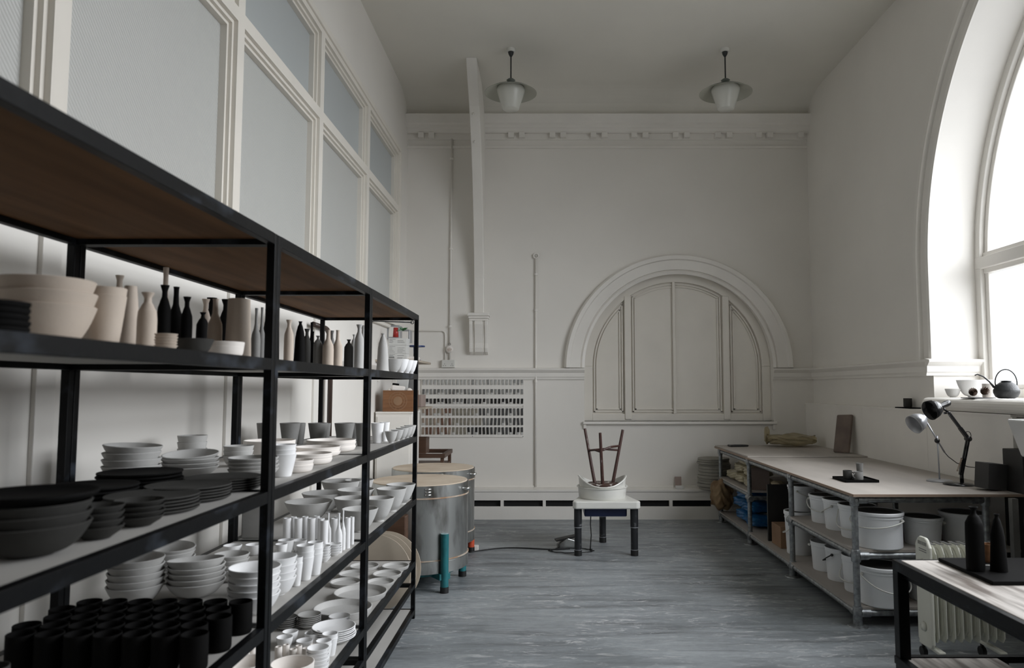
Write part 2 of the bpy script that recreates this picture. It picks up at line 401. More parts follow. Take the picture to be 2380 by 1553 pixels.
# dado moulding on back, left and right walls
def dado(w0, dirn):
    # (distance out of wall, z)
    p = [(0, 1.655), (.018, 1.655), (.022, 1.675), (.032, 1.69), (.034, 1.735), (.05, 1.75), (.07, 1.772), (.072, 1.79), (0, 1.80)]
    return [(w0 + dirn * a, z) for a, z in p]
bm = nb(); prism(bm, dado(BACK, -1), LEFT, AX - AR, 'x'); struct('trim_2', bm, 'trim', 'dado moulding on the back wall left of the arch')
bm = nb(); prism(bm, dado(BACK, -1), AX + AR, RIGHT, 'x'); struct('trim_3', bm, 'trim', 'dado moulding on the back wall right of the arch')
bm = nb(); prism(bm, dado(RIGHT, -1), WIN_Y + WIN_R, BACK, 'y')
prism(bm, [(WIN_Y + WIN_R - (a if a else -.002), z) for a, z in [(WIN_Y + WIN_R - q[0], q[1]) for q in dado(WIN_Y + WIN_R, -1)]], RIGHT - .07, GLASS_X - .05, 'x')
struct('trim_4', bm, 'trim', 'dado moulding on the right wall returning into the window reveal')
bm = nb(); prism(bm, dado(LEFT, 1), 5.2, BACK, 'y'); struct('trim_5', bm, 'trim', 'dado moulding on the left wall')
# cornice with paired dentils
bm = nb()
cor = [(BACK, 4.57), (BACK - .02, 4.57), (BACK - .022, 4.60), (BACK, 4.605)]
prism(bm, cor, LEFT, RIGHT, 'x')
cor = [(BACK, 4.755), (BACK - .06, 4.755), (BACK - .075, 4.77), (BACK - .085, 4.80), (BACK - .10, 4.81), (BACK - .105, 4.84), (BACK - .13, 4.86), (BACK - .15, 4.93), (BACK - .16, 4.965), (BACK, 4.97)]
prism(bm, cor, LEFT, RIGHT, 'x')
box(bm, LEFT, RIGHT, BACK - .018, BACK, 4.68, 4.755)
for px in (979, 1003, 1188, 1213, 1284, 1309, 1379, 1405, 1474, 1500, 1570, 1596, 1668, 1695, 1763, 1789, 1860):
    x, _ = ony(px, 320, BACK - .05); prism(bm, [(BACK - .0, 4.69), (BACK - .075, 4.695), (BACK - .085, 4.755), (BACK, 4.755)], x - .035, x + .035, 'x')
struct('trim_6', bm, 'trim', 'cornice with paired blocks along the top of the back wall')
# moulded arch round the blind window
bm = nb()
prof = [(AR - .002, BACK), (AR - .002, BACK - .035), (AR + .03, BACK - .045), (AR + .05, BACK - .03), (AR + .055, BACK - .055), (AR + .17, BACK - .06), (AR + .18, BACK - .085), (AR + .225, BACK - .09), (AR + .245, BACK - .06), (AR + .25, BACK)]
arcband(bm, AX, 1.80, 0, 0, 0, 0, 'y', 0, PI, 64, prof)
struct('trim_7', bm, 'trim', 'moulded semicircular arch on the back wall')
# blind window shutters in the recess
w = bpy.data.objects.new('window_8', None); C.objects.link(w); w['kind'] = 'structure'; w['label'] = 'boarded arched window on the back wall'
YB = BACK + .13
bm = nb()
prism(bm, [(AX - AR, ASILL), (AX + AR, ASILL)] + arc(AX, AZ, AR, 0, PI, 40), YB, YB + .05, 'y'); link('board_panel', bm, 'creamtrim', w)
bm = nb()
def zc(x, r): return AZ + math.sqrt(max(0, r * r - (x - AX) ** 2))
RI = 1.06
arcband(bm, AX, AZ, RI, AR, YB - .04, YB, 'y', 0, PI, 48)
box(bm, AX - AR, AX - RI, YB - .04, YB, ASILL, AZ); box(bm, AX + RI, AX + AR, YB - .04, YB, ASILL, AZ)
box(bm, AX - RI, AX + RI, YB - .04, YB, ASILL, ASILL + .09)
for xc in (AX - .615, AX + .615):
    box(bm, xc - .04, xc + .04, YB - .055, YB, ASILL + .02, zc(xc, RI) + .02)
box(bm, AX - .05, AX - .015, YB - .045, YB, ASILL + .09, zc(AX, RI) + .01)
link('frame', bm, 'creamtrim', w, bevel=.006)
bm = nb()   # beads
def bead(x0, x1, inset):
    x0 += inset; x1 -= inset; R = RI - inset; zb = ASILL + .09 + inset; t = .014
    xs0 = [x0, x1]
    for x, s in ((x0, 1), (x1, -1)):
        box(bm, min(x, x + s * t), max(x, x + s * t), YB - .02, YB, zb, zc(x, R))
    box(bm, x0, x1, YB - .02, YB, zb, zb + t)
    a1 = math.acos(max(-1, min(1, (x1 - AX) / R))); a2 = math.acos(max(-1, min(1, (x0 - AX) / R)))
    arcband(bm, AX, AZ, R - t, R, YB - .02, YB, 'y', a1, a2, 20)
for ins in (.02, .05):
    bead(AX - RI, AX - .655, ins); bead(AX + .655, AX + RI, ins); bead(AX - .575, AX + .575, ins)
link('bead', bm, 'creamtrim', w)
bm = nb(); box(bm, AX - AR - .02, AX + AR + .03, BACK - .05, YB, ASILL - .035, ASILL)
box(bm, AX - AR - .015, AX - AR + .02, BACK - .03, BACK, ASILL - .09, ASILL - .035); box(bm, AX + AR - .02, AX + AR + .015, BACK - .03, BACK, ASILL - .10, ASILL - .035)
link('window_sill', bm, 'trim', w, bevel=.008)
# arch moulding and window on the right wall
bm = nb()
def rollprof(r, x): return [(r, x), (r + .0, x - .012), (r + .05, x - .012), (r + .052, x)]
arcband(bm, WIN_Y, WIN_Z, 0, 0, 0, 0, 'x', 0, PI, 80, [(WIN_R - .001, RIGHT), (WIN_R - .001, RIGHT - .012), (WIN_R + .03, RIGHT - .02), (WIN_R + .035, RIGHT - .006), (WIN_R + .13, RIGHT - .008), (WIN_R + .14, RIGHT - .045), (WIN_R + .185, RIGHT - .045), (WIN_R + .20, RIGHT)])
for sgn in (1, -1):
    e = WIN_Y + sgn * WIN_R
    prism(bm, [(RIGHT, e), (RIGHT - .012, e), (RIGHT - .02, e + sgn * .03), (RIGHT - .006, e + sgn * .035), (RIGHT - .008, e + sgn * .13), (RIGHT - .045, e + sgn * .14), (RIGHT - .045, e + sgn * .185), (RIGHT, e + sgn * .2)], 1.79, WIN_Z, 'z')
struct('trim_8', bm, 'trim', 'moulding round the tall arched window on the right wall')
w = bpy.data.objects.new('window_9', None); C.objects.link(w); w['kind'] = 'structure'; w['label'] = 'tall arched window on the right wall'
bm = nb(); X0, X1 = GLASS_X - .06, GLASS_X + .05
arcband(bm, WIN_Y, WIN_Z, WIN_R - .07, WIN_R + .02, X0, X1, 'x', 0, PI, 64)
arcband(bm, WIN_Y, WIN_Z, WIN_R - .12, WIN_R - .07, X0 + .04, X1, 'x', 0, PI, 64)
for s in (1, -1):
    e = WIN_Y + s * WIN_R
    box(bm, X0, X1, min(e + s * .03, e - s * .07), max(e + s * .03, e - s * .07), WIN_SILL + .1, WIN_Z); box(bm, X0 + .04, X1, min(e - s * .07, e - s * .12), max(e - s * .07, e - s * .12), WIN_SILL + .1, WIN_Z)
box(bm, X0 - .002, X1, WIN_Y - WIN_R - .03, WIN_Y + WIN_R + .03, WIN_Z - .01, WIN_Z + .09)
box(bm, X0 + .03, X1, WIN_Y - WIN_R - .03, WIN_Y + WIN_R + .03, WIN_Z - .05, WIN_Z + .13)
box(bm, X0, X1, WIN_Y - WIN_R, WIN_Y + WIN_R, WIN_SILL + .06, WIN_SILL + .17); box(bm, X0 + .04, X1, WIN_Y - WIN_R, WIN_Y + WIN_R, WIN_SILL + .17, WIN_SILL + .21)
for y in (WIN_Y - .85, WIN_Y + .85):
    box(bm, X0, X1, y - .05, y + .05, WIN_SILL + .1, WIN_Z + math.sqrt(WIN_R ** 2 - .85 ** 2) - .02)
link('window_frame', bm, 'trim', w, bevel=.006)
bm = nb()
prism(bm, [(WIN_Y + WIN_R - .02, WIN_SILL + .1), (WIN_Y + WIN_R - .02, WIN_Z)] + arc(WIN_Y, WIN_Z, WIN_R - .02, 0, PI, 48) + [(WIN_Y - WIN_R + .02, WIN_SILL + .1)], GLASS_X + .005, GLASS_X + .011, 'x')
link('glass_pane', bm, 'glass', w)
bm = nb()  # bullnose sill
pr = [(GLASS_X + .05, WIN_SILL), (GLASS_X + .05, WIN_SILL + .105), (RIGHT - .10, WIN_SILL + .10)]
for i in range(1, 8):
    a = PI / 2 + PI * i / 8; pr.append((RIGHT - .10 + .05 * math.cos(a), WIN_SILL + .05 + .05 * math.sin(a)))
pr += [(RIGHT - .10, WIN_SILL)]
prism(bm, pr, WIN_Y - WIN_R + .0, WIN_Y + WIN_R - .08, 'y'); link('window_sill', bm, 'trim', w)
# boarded splashback along the right wall with a narrow ledge
bm = nb(); box(bm, 3.2, 3.23, 5.02, BACK, .0, 1.35); box(bm, 3.23, RIGHT, 5.02, BACK, 0, 1.345); box(bm, 3.19, RIGHT, 5.02, BACK, 1.35, 1.367)
for y in (6.15, 7.4): box(bm, 3.1985, 3.2, y - .002, y + .002, .87, 1.35)
struct('trim_9', bm, 'trim', 'white boarded splashback behind the workbench')
# heater casing along the back wall
bm = nb(); HY = 8.72
box(bm, LEFT, RIGHT - .1, HY, BACK, .325, .345); box(bm, LEFT, RIGHT - .1, HY + .012, BACK, .222, .325)
box(bm, LEFT, RIGHT - .1, HY + .004, BACK, 0, .145)
box(bm, LEFT, RIGHT - .1, HY + .012, HY + .03, .145, .15); box(bm, LEFT, RIGHT - .1, HY + .06, BACK, .145, .222, 1)
for i in range(-3, 7):
    x = -.02 + .5 * i
    if x > -1.7: box(bm, x - .018, x + .018, HY + .008, HY + .08, .145, .222)
box(bm, 1.98, RIGHT - .1, HY + .012, HY + .08, .145, .222)
o = struct('trim_10', bm, ['trim', 'slot'], 'white boxed heater casing with black grille slots along the back wall')
bm = nb(); box(bm, LEFT, RIGHT, BACK - .012, BACK, .345, .36); struct('baseboard_back', bm, 'trim')
bm = nb(); box(bm, LEFT, LEFT + .02, 5.3, BACK, 0, .16); struct('baseboard_left', bm, 'trim')

bm = nb(); y0 = 5.74; xp = LEFT + .05
tube(bm, [(xp, y0, .9), (xp, y0, 1.85)] + [(xp, y0 - .16 * (1 - math.cos(a)), 1.85 + .16 * math.sin(a)) for a in [PI / 2 * k / 8 for k in range(1, 9)]] + [(xp, y0 - .45, 2.015)], .019, 14)
tag(link('waste_pipe', bm, 'pipe'), 'dark brown pipe with curved top behind the far shelving unit', 'pipe')
# ================================================================== POTS
def mirror_in(outer, t, fl):
    inner = []
    for r, z in reversed(outer):
        if r - t > .004 and z > fl + .002: inner.append((r - t, z))
    last = inner[-1] if inner else (.004, fl)
    inner.append((last[0] * .8, fl)); inner.append((0, fl - .0))
    top = outer[-1]
    return [(0, outer[0][1])] + outer + [(top[0] - t * .3, top[1] + t * .3), (top[0] - t * .7, top[1] + t * .3)] + inner
def curve(f, n=12): return [f(i / n) for i in range(n + 1)]
def prof_of(kind, r, h):
    t = max(.0025, min(.006, r * .07))
    if kind == 'bowl':      # round open bowl with foot
        o = [(r * .40, 0), (r * .40, h * .05)] + curve(lambda u: (r * (.42 + .58 * u ** .58), h * (.07 + .93 * u ** 1.30)))
        return mirror_in(o, t, h * .12)
    if kind == 'conebowl':  # steep bowl, straighter sides, small foot
        o = [(r * .36, 0), (r * .36, h * .07), (r * .40, h * .10)] + curve(lambda u: (r * (.42 + .58 * u ** .62), h * (.12 + .88 * u)))
        return mirror_in(o, t, h * .16)
    if kind == 'dish':      # low straight dish
        o = [(r * .80, 0), (r * .88, h * .12), (r * .95, h * .35), (r * .985, h * .7), (r, h)]
        return mirror_in(o, t, h * .18)
    if kind == 'tray':      # shallow platter with slanted wall and flat floor
        return [(0, 0), (r * .90, 0), (r * .93, h * .12), (r, h * .95), (r - t * .5, h), (r - t * 1.2, h * .97), (r * .91 - t, h * .30), (r * .89 - t, h * .26), (0, h * .24)]
    if kind == 'plate':
        return [(0, 0), (r * .78, 0), (r * .95, h * .30), (r, h * .7), (r * .995, h), (r * .96, h), (r * .86, h * .68), (0, h * .66)]
    if kind == 'saucer':
        o = [(r * .5, 0), (r * .55, h * .1), (r * .85, h * .55), (r, h)]
        return mirror_in(o, t, h * .3)
    if kind == 'tumbler':   # tall tapering beaker
        o = [(r * .62, 0), (r * .66, h * .03)] + curve(lambda u: (r * (.67 + .33 * u ** .9), h * (.05 + .95 * u)), 8)
        return mirror_in(o, t, h * .06)
    if kind == 'cup':
        o = [(r * .5, 0), (r * .62, h * .06), (r * .80, h * .30), (r * .93, h * .65), (r, h)]
        return mirror_in(o, t, h * .12)
    if kind == 'beaker':    # straight cylinder cup
        o = [(r * .9, 0), (r * .97, h * .05), (r, h * .12), (r, h)]
        return mirror_in(o, t, h * .1)
    if kind == 'cylinder':  # cylinder vase with small opening
        return [(0, 0), (r * .96, 0), (r, h * .02), (r, h * .96), (r * .93, h), (r * .72, h), (r * .68, h * .97), (r * .66, h * .7), (0, h * .7)]
    if kind == 'vase':      # tall cone-like vase, open at top
        o = [(r * .96, 0), (r, h * .02)] + curve(lambda u: (r * (1 - .16 * u ** 1.2), h * (.04 + .96 * u)), 10)
        return mirror_in(o, t, h * .3)
    if kind == 'conevase':
        o = [(r * .97, 0), (r, h * .03)] + curve(lambda u: (r * (1 - .48 * u ** 1.1), h * (.05 + .95 * u)), 10)
        return mirror_in(o, t, h * .3)
    # bottles: (radius share, height share)
    P = {
        'bottle': [(.94, 0), (1, .03), (.98, .35), (.92, .60), (.66, .72), (.40, .80), (.30, .88), (.30, .94), (.46, 1.0)],
        'slimbottle': [(.90, 0), (1, .03), (1, .45), (.94, .58), (.62, .68), (.40, .76), (.34, .90), (.36, .97), (.42, 1.0)],
        'longneck': [(.92, 0), (1, .03), (1, .42), (.88, .52), (.50, .62), (.32, .72), (.28, .90), (.34, 1.0)],
        'flare': [(.95, 0), (1, .02), (1, .55), (.93, .68), (.62, .78), (.40, .84), (.38, .91), (.66, 1.0)],
        'conebottle': [(1, 0), (1.0, .03), (.90, .30), (.80, .60), (.66, .74), (.42, .88), (.24, .94), (.24, .97), (.34, 1.0)],
        'shoulder': [(.95, 0), (1, .03), (.98, .60), (.95, .74), (.62, .84), (.30, .89), (.26, .94), (.50, 1.0)],
    }[kind]
    q = []
    for (a, b), (c, d) in zip(P, P[1:]):
        for k in range(3):
            u = k / 3; u2 = u * u * (3 - 2 * u) * .35 + u * .65; q.append((r * (a + (c - a) * u2), h * (b + (d - b) * u)))
    q.append((r * P[-1][0], h))
    return [(0, 0)] + q + [(q[-1][0] * .75, h), (q[-1][0] * .6, h * .97), (0, h * .93)]
_cache = {}
def pot_mesh(name, kind, r, h, m):
    key = (kind, round(r, 3), round(h, 3), m)
    if key not in _cache:
        bm = nb(); lathe(bm, prof_of(kind, key[1], key[2]), seg=44 if r > .03 else 28)
        bmesh.ops.recalc_face_normals(bm, faces=bm.faces)
        me = bpy.data.meshes.new(name); bm.to_mesh(me); bm.free(); me.materials.append(M[m]); me.set_sharp_from_angle(angle=math.radians(38))
        _cache[key] = me
    return _cache[key]
NOUN = {'bowl': 'bowl', 'conebowl': 'bowl', 'dish': 'dish', 'tray': 'platter', 'plate': 'plate', 'saucer': 'saucer', 'tumbler': 'tumbler', 'cup': 'cup',
        'beaker': 'beaker', 'cylinder': 'cylinder_vase', 'vase': 'vase', 'conevase': 'vase'}
def pot(kind, m, x, y, z, r, h, label, group=None, tilt=0, tdir=0):
    noun = NOUN.get(kind, 'bottle')
    o = bpy.data.objects.new(noun, pot_mesh(noun, kind, r, h, m)); C.objects.link(o)
    o.location = (x, y, z); o.rotation_euler = (tilt * math.cos(tdir), tilt * math.sin(tdir), random.random() * .001)
    return tag(o, label, noun.replace('_', ' ').replace('cylinder vase', 'vase'), group)
ORD = ['topmost', 'second down', 'third down', 'fourth down', 'fifth down', 'sixth down', 'seventh down']
def dep(y, z): return y * cp + (z - EYE) * sp
def stack(kind, m, x, y, z, r, h, dz, n, where, group=None, tilt=0, tdir=0):
    for k in range(n):
        if n == 1: lab = where
        else:
            o_ = 'lowest' if k == 0 else ORD[n - 1 - k]
            lab = where + ', ' + o_
        jx, jy = (random.uniform(-.02, .02) * r, random.uniform(-.02, .02) * r) if k else (0, 0)
        pot(kind, m, x + jx, y + jy, z + .001 + k * dz, r * (1 + random.uniform(-.012, .012)), h, lab, group, tilt if k == n - 1 else 0, tdir)
L2, L3, L4, L5, L6, L1 = 1.644, 1.219, .796, .38, .059, 2.055
def item(kind, m, px, X, w, ytop, z, where, n=1, dzf=.3, group=None, Y=None, tilt=0, tdir=0, hh=None):
    """px: picture column of the axis, X or Y: where it stands across or along the shelf, w: picture width, ytop: picture row of the rim centre"""
    if Y is None: Y = X * FPX / (px - VX)
    else: X = (px - VX) * dep(Y, z) / FPX
    r = w / 2 * dep(Y, z) / FPX
    top = ony(px, ytop, Y)[1] - z
    if n > 1:
        h = hh or top / (1 + (n - 1) * dzf); dz = (top - h) / (n - 1)
    else: h, dz = top, 0
    stack(kind, m, X, Y, z, r, h, dz, n, where, group, tilt, tdir)
# ---- second shelf (bottles row)
g = 'pots on the upper display shelf'
def s2(kind, m, px, X, w, ytop, lab, n=1, dzf=.3, **k): item(kind, m, px, X, w, ytop, L2, lab, n, dzf, g, **k)
s2('plate', 'black', -30, -1.0, 160, 702, 'black plate in the stack at the left edge of upper shelf', 5, .8)
s2('bowl', 'cream', 103, -1.17, 200, 655, 'large cream bowl in the nest at the left of upper shelf', 3, .32)
s2('tumbler', 'cream', 239, -1.13, 88, 672, 'wide cream tumbler right of the big cream bowls', 2, .14)
s2('tumbler', 'cream', 214, -1.38, 62, 668, 'cream tumbler half hidden behind the big cream bowls')
s2('bottle', 'cream', 270, -1.42, 40, 641, 'cream bottle whose neck rises behind the cone vase')
s2('conevase', 'cream', 297, -1.2, 50, 667, 'tall cream cone vase with flat wide mouth')
s2('flare', 'cream', 338, -1.1, 42, 681, 'cream bottle with flared lip beside the cone vase')
s2('flare', 'black', 377, -1.2, 30, 664, 'black flared bottle, first black one from the left')
s2('longneck', 'cream', 378, -1.42, 38, 623, 'tallest cream bottle neck standing above the black bottles')
s2('slimbottle', 'black', 404, -1.22, 32, 668, 'black bottle, second black one from the left')
s2('flare', 'black', 430, -1.16, 26, 691, 'shorter black bottle, third black one from the left')
s2('saucer', 'cream', 384, -.99, 49, 778, 'tiny cream saucer in a low stack in front of the black bottles', 5, .5)
s2('bowl', 'dark', 451, -1.0, 84, 790, 'wide dark grey bowl on the upper shelf edge')
s2('dish', 'ivory', 522, -.985, 83, 797, 'low cream dish on the upper shelf edge', 2, .45)
s2('shoulder', 'black', 468, -1.2, 28, 727, 'small black bottle behind the dark grey bowl')
s2('flare', 'cream', 474, -1.40, 26, 696, 'slender cream bottle behind the small black bottle')
s2('flare', 'black', 488, -1.46, 34, 693, 'black bottle behind the cream bottle pair')
s2('slimbottle', 'cream', 497, -1.1, 33, 696, 'cream bottle standing left of the tall cream vase')
s2('flare', 'black', 521, -1.3, 30, 697, 'black flared bottle half hidden by the tall cream vase')
s2('vase', 'cream', 552, -1.02, 58, 697, 'tall thick cream vase near the first double post')
s2('longneck', 'mid', 593, -1.1, 21, 717, 'grey long-necked bottle left of the first double post')
s2('longneck', 'mid', 606, -1.2, 18, 715, 'second grey long-necked bottle left of the first double post')
s2('bottle', 'dark', 618, -1.32, 18, 714, 'dark bottle with pale neck beside the first double post')
s2('vase', 'black', 632, -1.2, 32, 738, 'black jar right behind the first double post')
s2('flare', 'cream', 670, -1.05, 22, 744, 'cream bottle right of the first double post')
s2('conebottle', 'black', 696, -1.08, 27, 748, 'black sloping bottle in the middle bay')
s2('flare', 'dark', 712, -1.15, 19, 765, 'dark grey bottle behind the black sloping one')
s2('longneck', 'black', 723, -1.28, 19, 750, 'tall black bottle at the back of the middle bay')
s2('longneck', 'black', 726, -1.13, 16, 771, 'narrow black bottle beside the brown-grey squat one')
s2('shoulder', 'mid', 738, -1.05, 20, 781, 'squat brown-grey bottle with small lip')
s2('slimbottle', 'cream', 762, -1.0, 25, 767, 'cream bottle, left one of the pair in the middle bay')
s2('slimbottle', 'cream', 784, -1.0, 22, 768, 'cream bottle, right one of the pair in the middle bay')
s2('flare', 'mid', 771, -1.25, 13, 769, 'thin grey bottle between and behind the cream pair')
s2('shoulder', 'dark', 810, -1.0, 21, 790, 'dark grey bottle at the front of the grey trio')
s2('shoulder', 'grey', 822, -1.09, 15, 778, 'small grey bottle in the middle of the grey trio')
s2('flare', 'grey', 834, -1.0, 22, 755, 'tall pale grey bottle with wide flared lip')
s2('flare', 'grey', 843, -1.16, 18, 757, 'pale grey bottle behind the tallest grey one')
s2('conebottle', 'grey', 889.5, -1.0, 29, 776, 'large grey bottle alone right of the second double post')
for i, (px, Y, w, yt, lab) in enumerate(((915, 4.52, 42, 836, 'pale grey bowl, first in the row right of the large grey bottle'), (931, 4.68, 38, 836, 'pale grey bowl, second in the row at the shelf end'),
                                    (944, 4.82, 34, 838, 'pale grey bowl, third in the row at the shelf end'), (954, 4.93, 32, 839, 'pale grey bowl, last in the row by the end post'))):
    s2('conebowl', 'white' if i else 'grey', px, None, w, yt, lab, Y=Y)
# ---- third shelf
g3 = 'pots on the third shelf'
def s3(kind, m, px, py, w, ytop, lab, n=1, dzf=.3, z=L3, gg=None, **k):
    X, Y = onz(px, py, z)
    item(kind, m, px, None, w, ytop, z, lab, n, dzf, gg or g3, Y=Y, **k)
s3('bowl', 'dark', 68, 1290, 250, 1168, 'big dark grey bowl under a black plate, third shelf', 3, .34)
X, Y = onz(68, 1290, L3)
pot('plate', 'black', X, Y, ony(68, 1168, Y)[1] + .004, .116, .018, 'black plate lying on the big dark bowls', g3)
s3('saucer', 'dark', 225, 1252, 110, 1176, 'small dark bowl in the stack right of the big dark bowls', 4, .55)
s3('saucer', 'dark', 322, 1222, 108, 1163, 'small dark bowl in the stack in front of the plates', 4, .55)
s3('plate', 'dark', 353, 1188, 200, 1149, 'dark plate in the front stack behind the small dark bowls', 5, .82)
s3('plate', 'dark', 436, 1161, 186, 1126, 'dark plate in the second front stack from the left', 5, .82)
s3('plate', 'dark', 517, 1137, 168, 1108, 'dark plate in the stack nearest the first double post', 5, .82)
s3('plate', 'black', 215, 1176, 192, 1127, 'black plate in the rear left stack', 5, .82)
s3('plate', 'black', 325, 1138, 180, 1096, 'black plate in the rear middle stack', 5, .82)
s3('bowl', 'grey', 304, 1120, 124, 1036, 'pale grey bowl in the tilted stack behind the black plates', 4, .42, tilt=.06, tdir=1.6)
s3('bowl', 'grey', 441, 1108, 124, 1055, 'pale grey bowl in the stack behind the dark plates', 4, .42, tilt=.1, tdir=0)
s3('cup', 'grey', 446, 1078, 64, 1013, 'small pale grey cup in the stack farthest back', 3, .45)
s3('cup', 'grey', 553, 1084, 66, 1037, 'small pale grey cup in the stack left of the first double post', 3, .42)
s3('bowl', 'grey', 588, 1116, 112, 1064, 'pale grey bowl in the stack beside the first double post', 4, .33)
s3('dish', 'ivory', 626, 1068, 114, 1024, 'wide ivory dish behind the first double post', 2, .4)
s3('tumbler', 'white', 655, 1108, 62, 1034, 'white tumbler in the stack right of the first double post', 3, .2)
s3('dish', 'ivory', 688, 1097, 76, 1070, 'small ivory dish in the front stack', 4, .42)
s3('dish', 'ivory', 722, 1078, 96, 1054, 'ivory dish in the second stack of the middle bay', 3, .5)
s3('dish', 'ivory', 738, 1060, 104, 1039, 'ivory dish in the third stack of the middle bay', 3, .5)
s3('dish', 'ivory', 770, 1049, 112, 1023, 'ivory dish in the largest stack of the middle bay', 4, .42)
for i, (px, w, m, py) in enumerate(((614, 36, 'mid', 1038), (673, 46, 'mid', 1036), (696, 26, 'mid', 1033), (738, 44, 'mid', 1031), (757, 22, 'mid', 1027), (800, 46, 'mid', 1033), (822, 22, 'mid', 1029), (842, 34, 'mid', 1037))):
    s3('tumbler', m, px, py, w, 984, ['grey tumbler at the left end of the row behind', 'grey tumbler, second in the row behind the ivory dishes', 'narrow grey tumbler, third in the row behind', 'large grey tumbler, fourth in the row behind', 'narrow grey tumbler, fifth in the row behind', 'large grey tumbler, sixth in the row behind', 'narrow grey tumbler, seventh in the row behind', 'dark grey tumbler just before the second double post'][i])
s3('tumbler', 'white', 877, 1030, 30, 984, 'white tumbler just right of the second double post')
s3('tumbler', 'white', 894, 1026, 22, 982, 'slim white tumbler before the row of little bowls')
for i, (px, py, w, yt) in enumerate(((909, 1030, 30, 1003), (923, 1025, 30, 999), (935, 1021, 30, 995), (945, 1018, 29, 992), (953, 1015.5, 28, 989))):
    s3('conebowl', 'grey', px, py, w, yt, ['little grey bowl nearest in the row at the end bay', 'little grey bowl, second in the row at the end bay', 'little grey bowl, third in the row at the end bay', 'little grey bowl, fourth in the row at the end bay', 'little grey bowl by the end post of the third shelf'][i])
# ---- fourth shelf
g4 = 'pots on the fourth shelf'
def s4(*a, **k): s3(*a, z=L4, gg=g4, **k)
RN = ['front row', 'second row', 'third row', 'fourth row', 'fifth row']; CN = ['nearest the aisle', 'second from the aisle', 'third from the aisle', 'fourth from the aisle', 'fifth from the aisle', 'sixth from the aisle', 'farthest from the aisle']
for rr in range(5):
    for cc in range(7):
        pot('beaker', 'black', -.945 - .078 * cc - (.036 if rr % 2 else 0), 2.01 + .074 * rr, L4 + .001, .0345, .094, 'black beaker, %s, %s' % (RN[rr], CN[cc]), 'black beakers packed on the fourth shelf')
pot('beaker', 'dark', -1.33, 1.80, L4 + .001, .036, .085, 'single dark grey beaker at the left edge of the fourth shelf', g4)
s4('bowl', 'grey', 313, 1402, 122, 1297, 'pale grey bowl in the left front stack behind the black beakers', 5, .36)
s4('bowl', 'grey', 394, 1352, 106, 1270, 'pale grey bowl in the rear stack behind the black beakers', 5, .36, tilt=.08, tdir=1)
s4('bowl', 'grey', 455, 1385, 126, 1300, 'pale grey bowl in the middle front stack behind the black beakers', 5, .36, tilt=.1, tdir=-2.6)
s4('bowl', 'grey', 536, 1350, 80, 1288, 'pale grey bowl in the set-back stack left of first double post', 4, .36)
s4('bowl', 'white', 589, 1424, 116, 1318, 'white bowl in the tall stack crossing behind the first double post', 5, .34)
s4('cup', 'white', 540, 1292, 42, 1268, 'small white cup at the back left of the middle bay')
s4('cup', 'white', 590, 1290, 38, 1266, 'second small white cup at the back, left of the post')
s4('bowl', 'white', 644, 1382, 84, 1294, 'white bowl in the stack right of the first double post', 4, .4)
s4('tumbler', 'white', 688, 1362, 28, 1295, 'white tumbler in the narrow front stack', 2, .25)
s4('tumbler', 'white', 708, 1348, 40, 1268, 'white tumbler in the flared stack, second from the post', 3, .25)
s4('tumbler', 'white', 731, 1336, 36, 1261, 'white tumbler in the stack, third from the post', 3, .25)
s4('saucer', 'white', 752, 1306, 32, 1269, 'tiny white dish in the left stack beside the bottles', 5, .55)
s4('saucer', 'white', 775, 1291, 36, 1264, 'tiny white dish in the right stack beside the bottles', 4, .55)
for i, (px, py, w, yt) in enumerate(((653, 1300, 28, 1265), (664, 1288, 36, 1256), (695, 1284, 34, 1256))):
    s4('cup', 'white', px, py, w, yt, ['small white cup in the front of the three cups right of the post', 'small white cup in the middle of the three cups right of the post', 'small white cup at the right of the three cups behind tumblers'][i])
for i, (px, py, w, yt) in enumerate(((666, 1266, 18, 1205), (681, 1255, 15, 1202), (692, 1265, 18, 1205), (708, 1253, 15, 1201), (723, 1263, 19, 1205), (735, 1252, 14, 1200), (745, 1262, 16, 1205), (752, 1289, 18, 1210), (776, 1262, 17, 1206), (782, 1254, 14, 1201), (807, 1275, 13, 1204), (817, 1266, 11, 1202))):
    s4('cylinder', 'white', px, py, w, yt, 'slim white cylinder vase, %s from the left in the group' % ['first', 'second', 'third', 'fourth', 'fifth', 'sixth', 'seventh', 'eighth', 'ninth', 'tenth', 'eleventh', 'twelfth'][i])
s4('longneck', 'white', 762, 1270, 14, 1193, 'small white bottle amid the cylinder vases')
s4('longneck', 'white', 786, 1286, 17, 1193, 'small white bottle at the front of the cylinder vases')
s4('longneck', 'white', 796, 1279, 13, 1187, 'tallest small white bottle beside the front one')
bm = nb(); box(bm, -.05, .05, -.05, .05, 0, .155)
tag(link('plaster_block', bm, 'grey', loc=(-1.48, 3.76, L4 + .001), bevel=.006), 'pale grey plaster block at the back of the fourth shelf', 'plaster block')
def big(px, Y, w, yt, lab, m='grey', kind='conebowl'): item(kind, m, px, None, w, yt, L4, lab, 1, 0, g4, Y=Y)
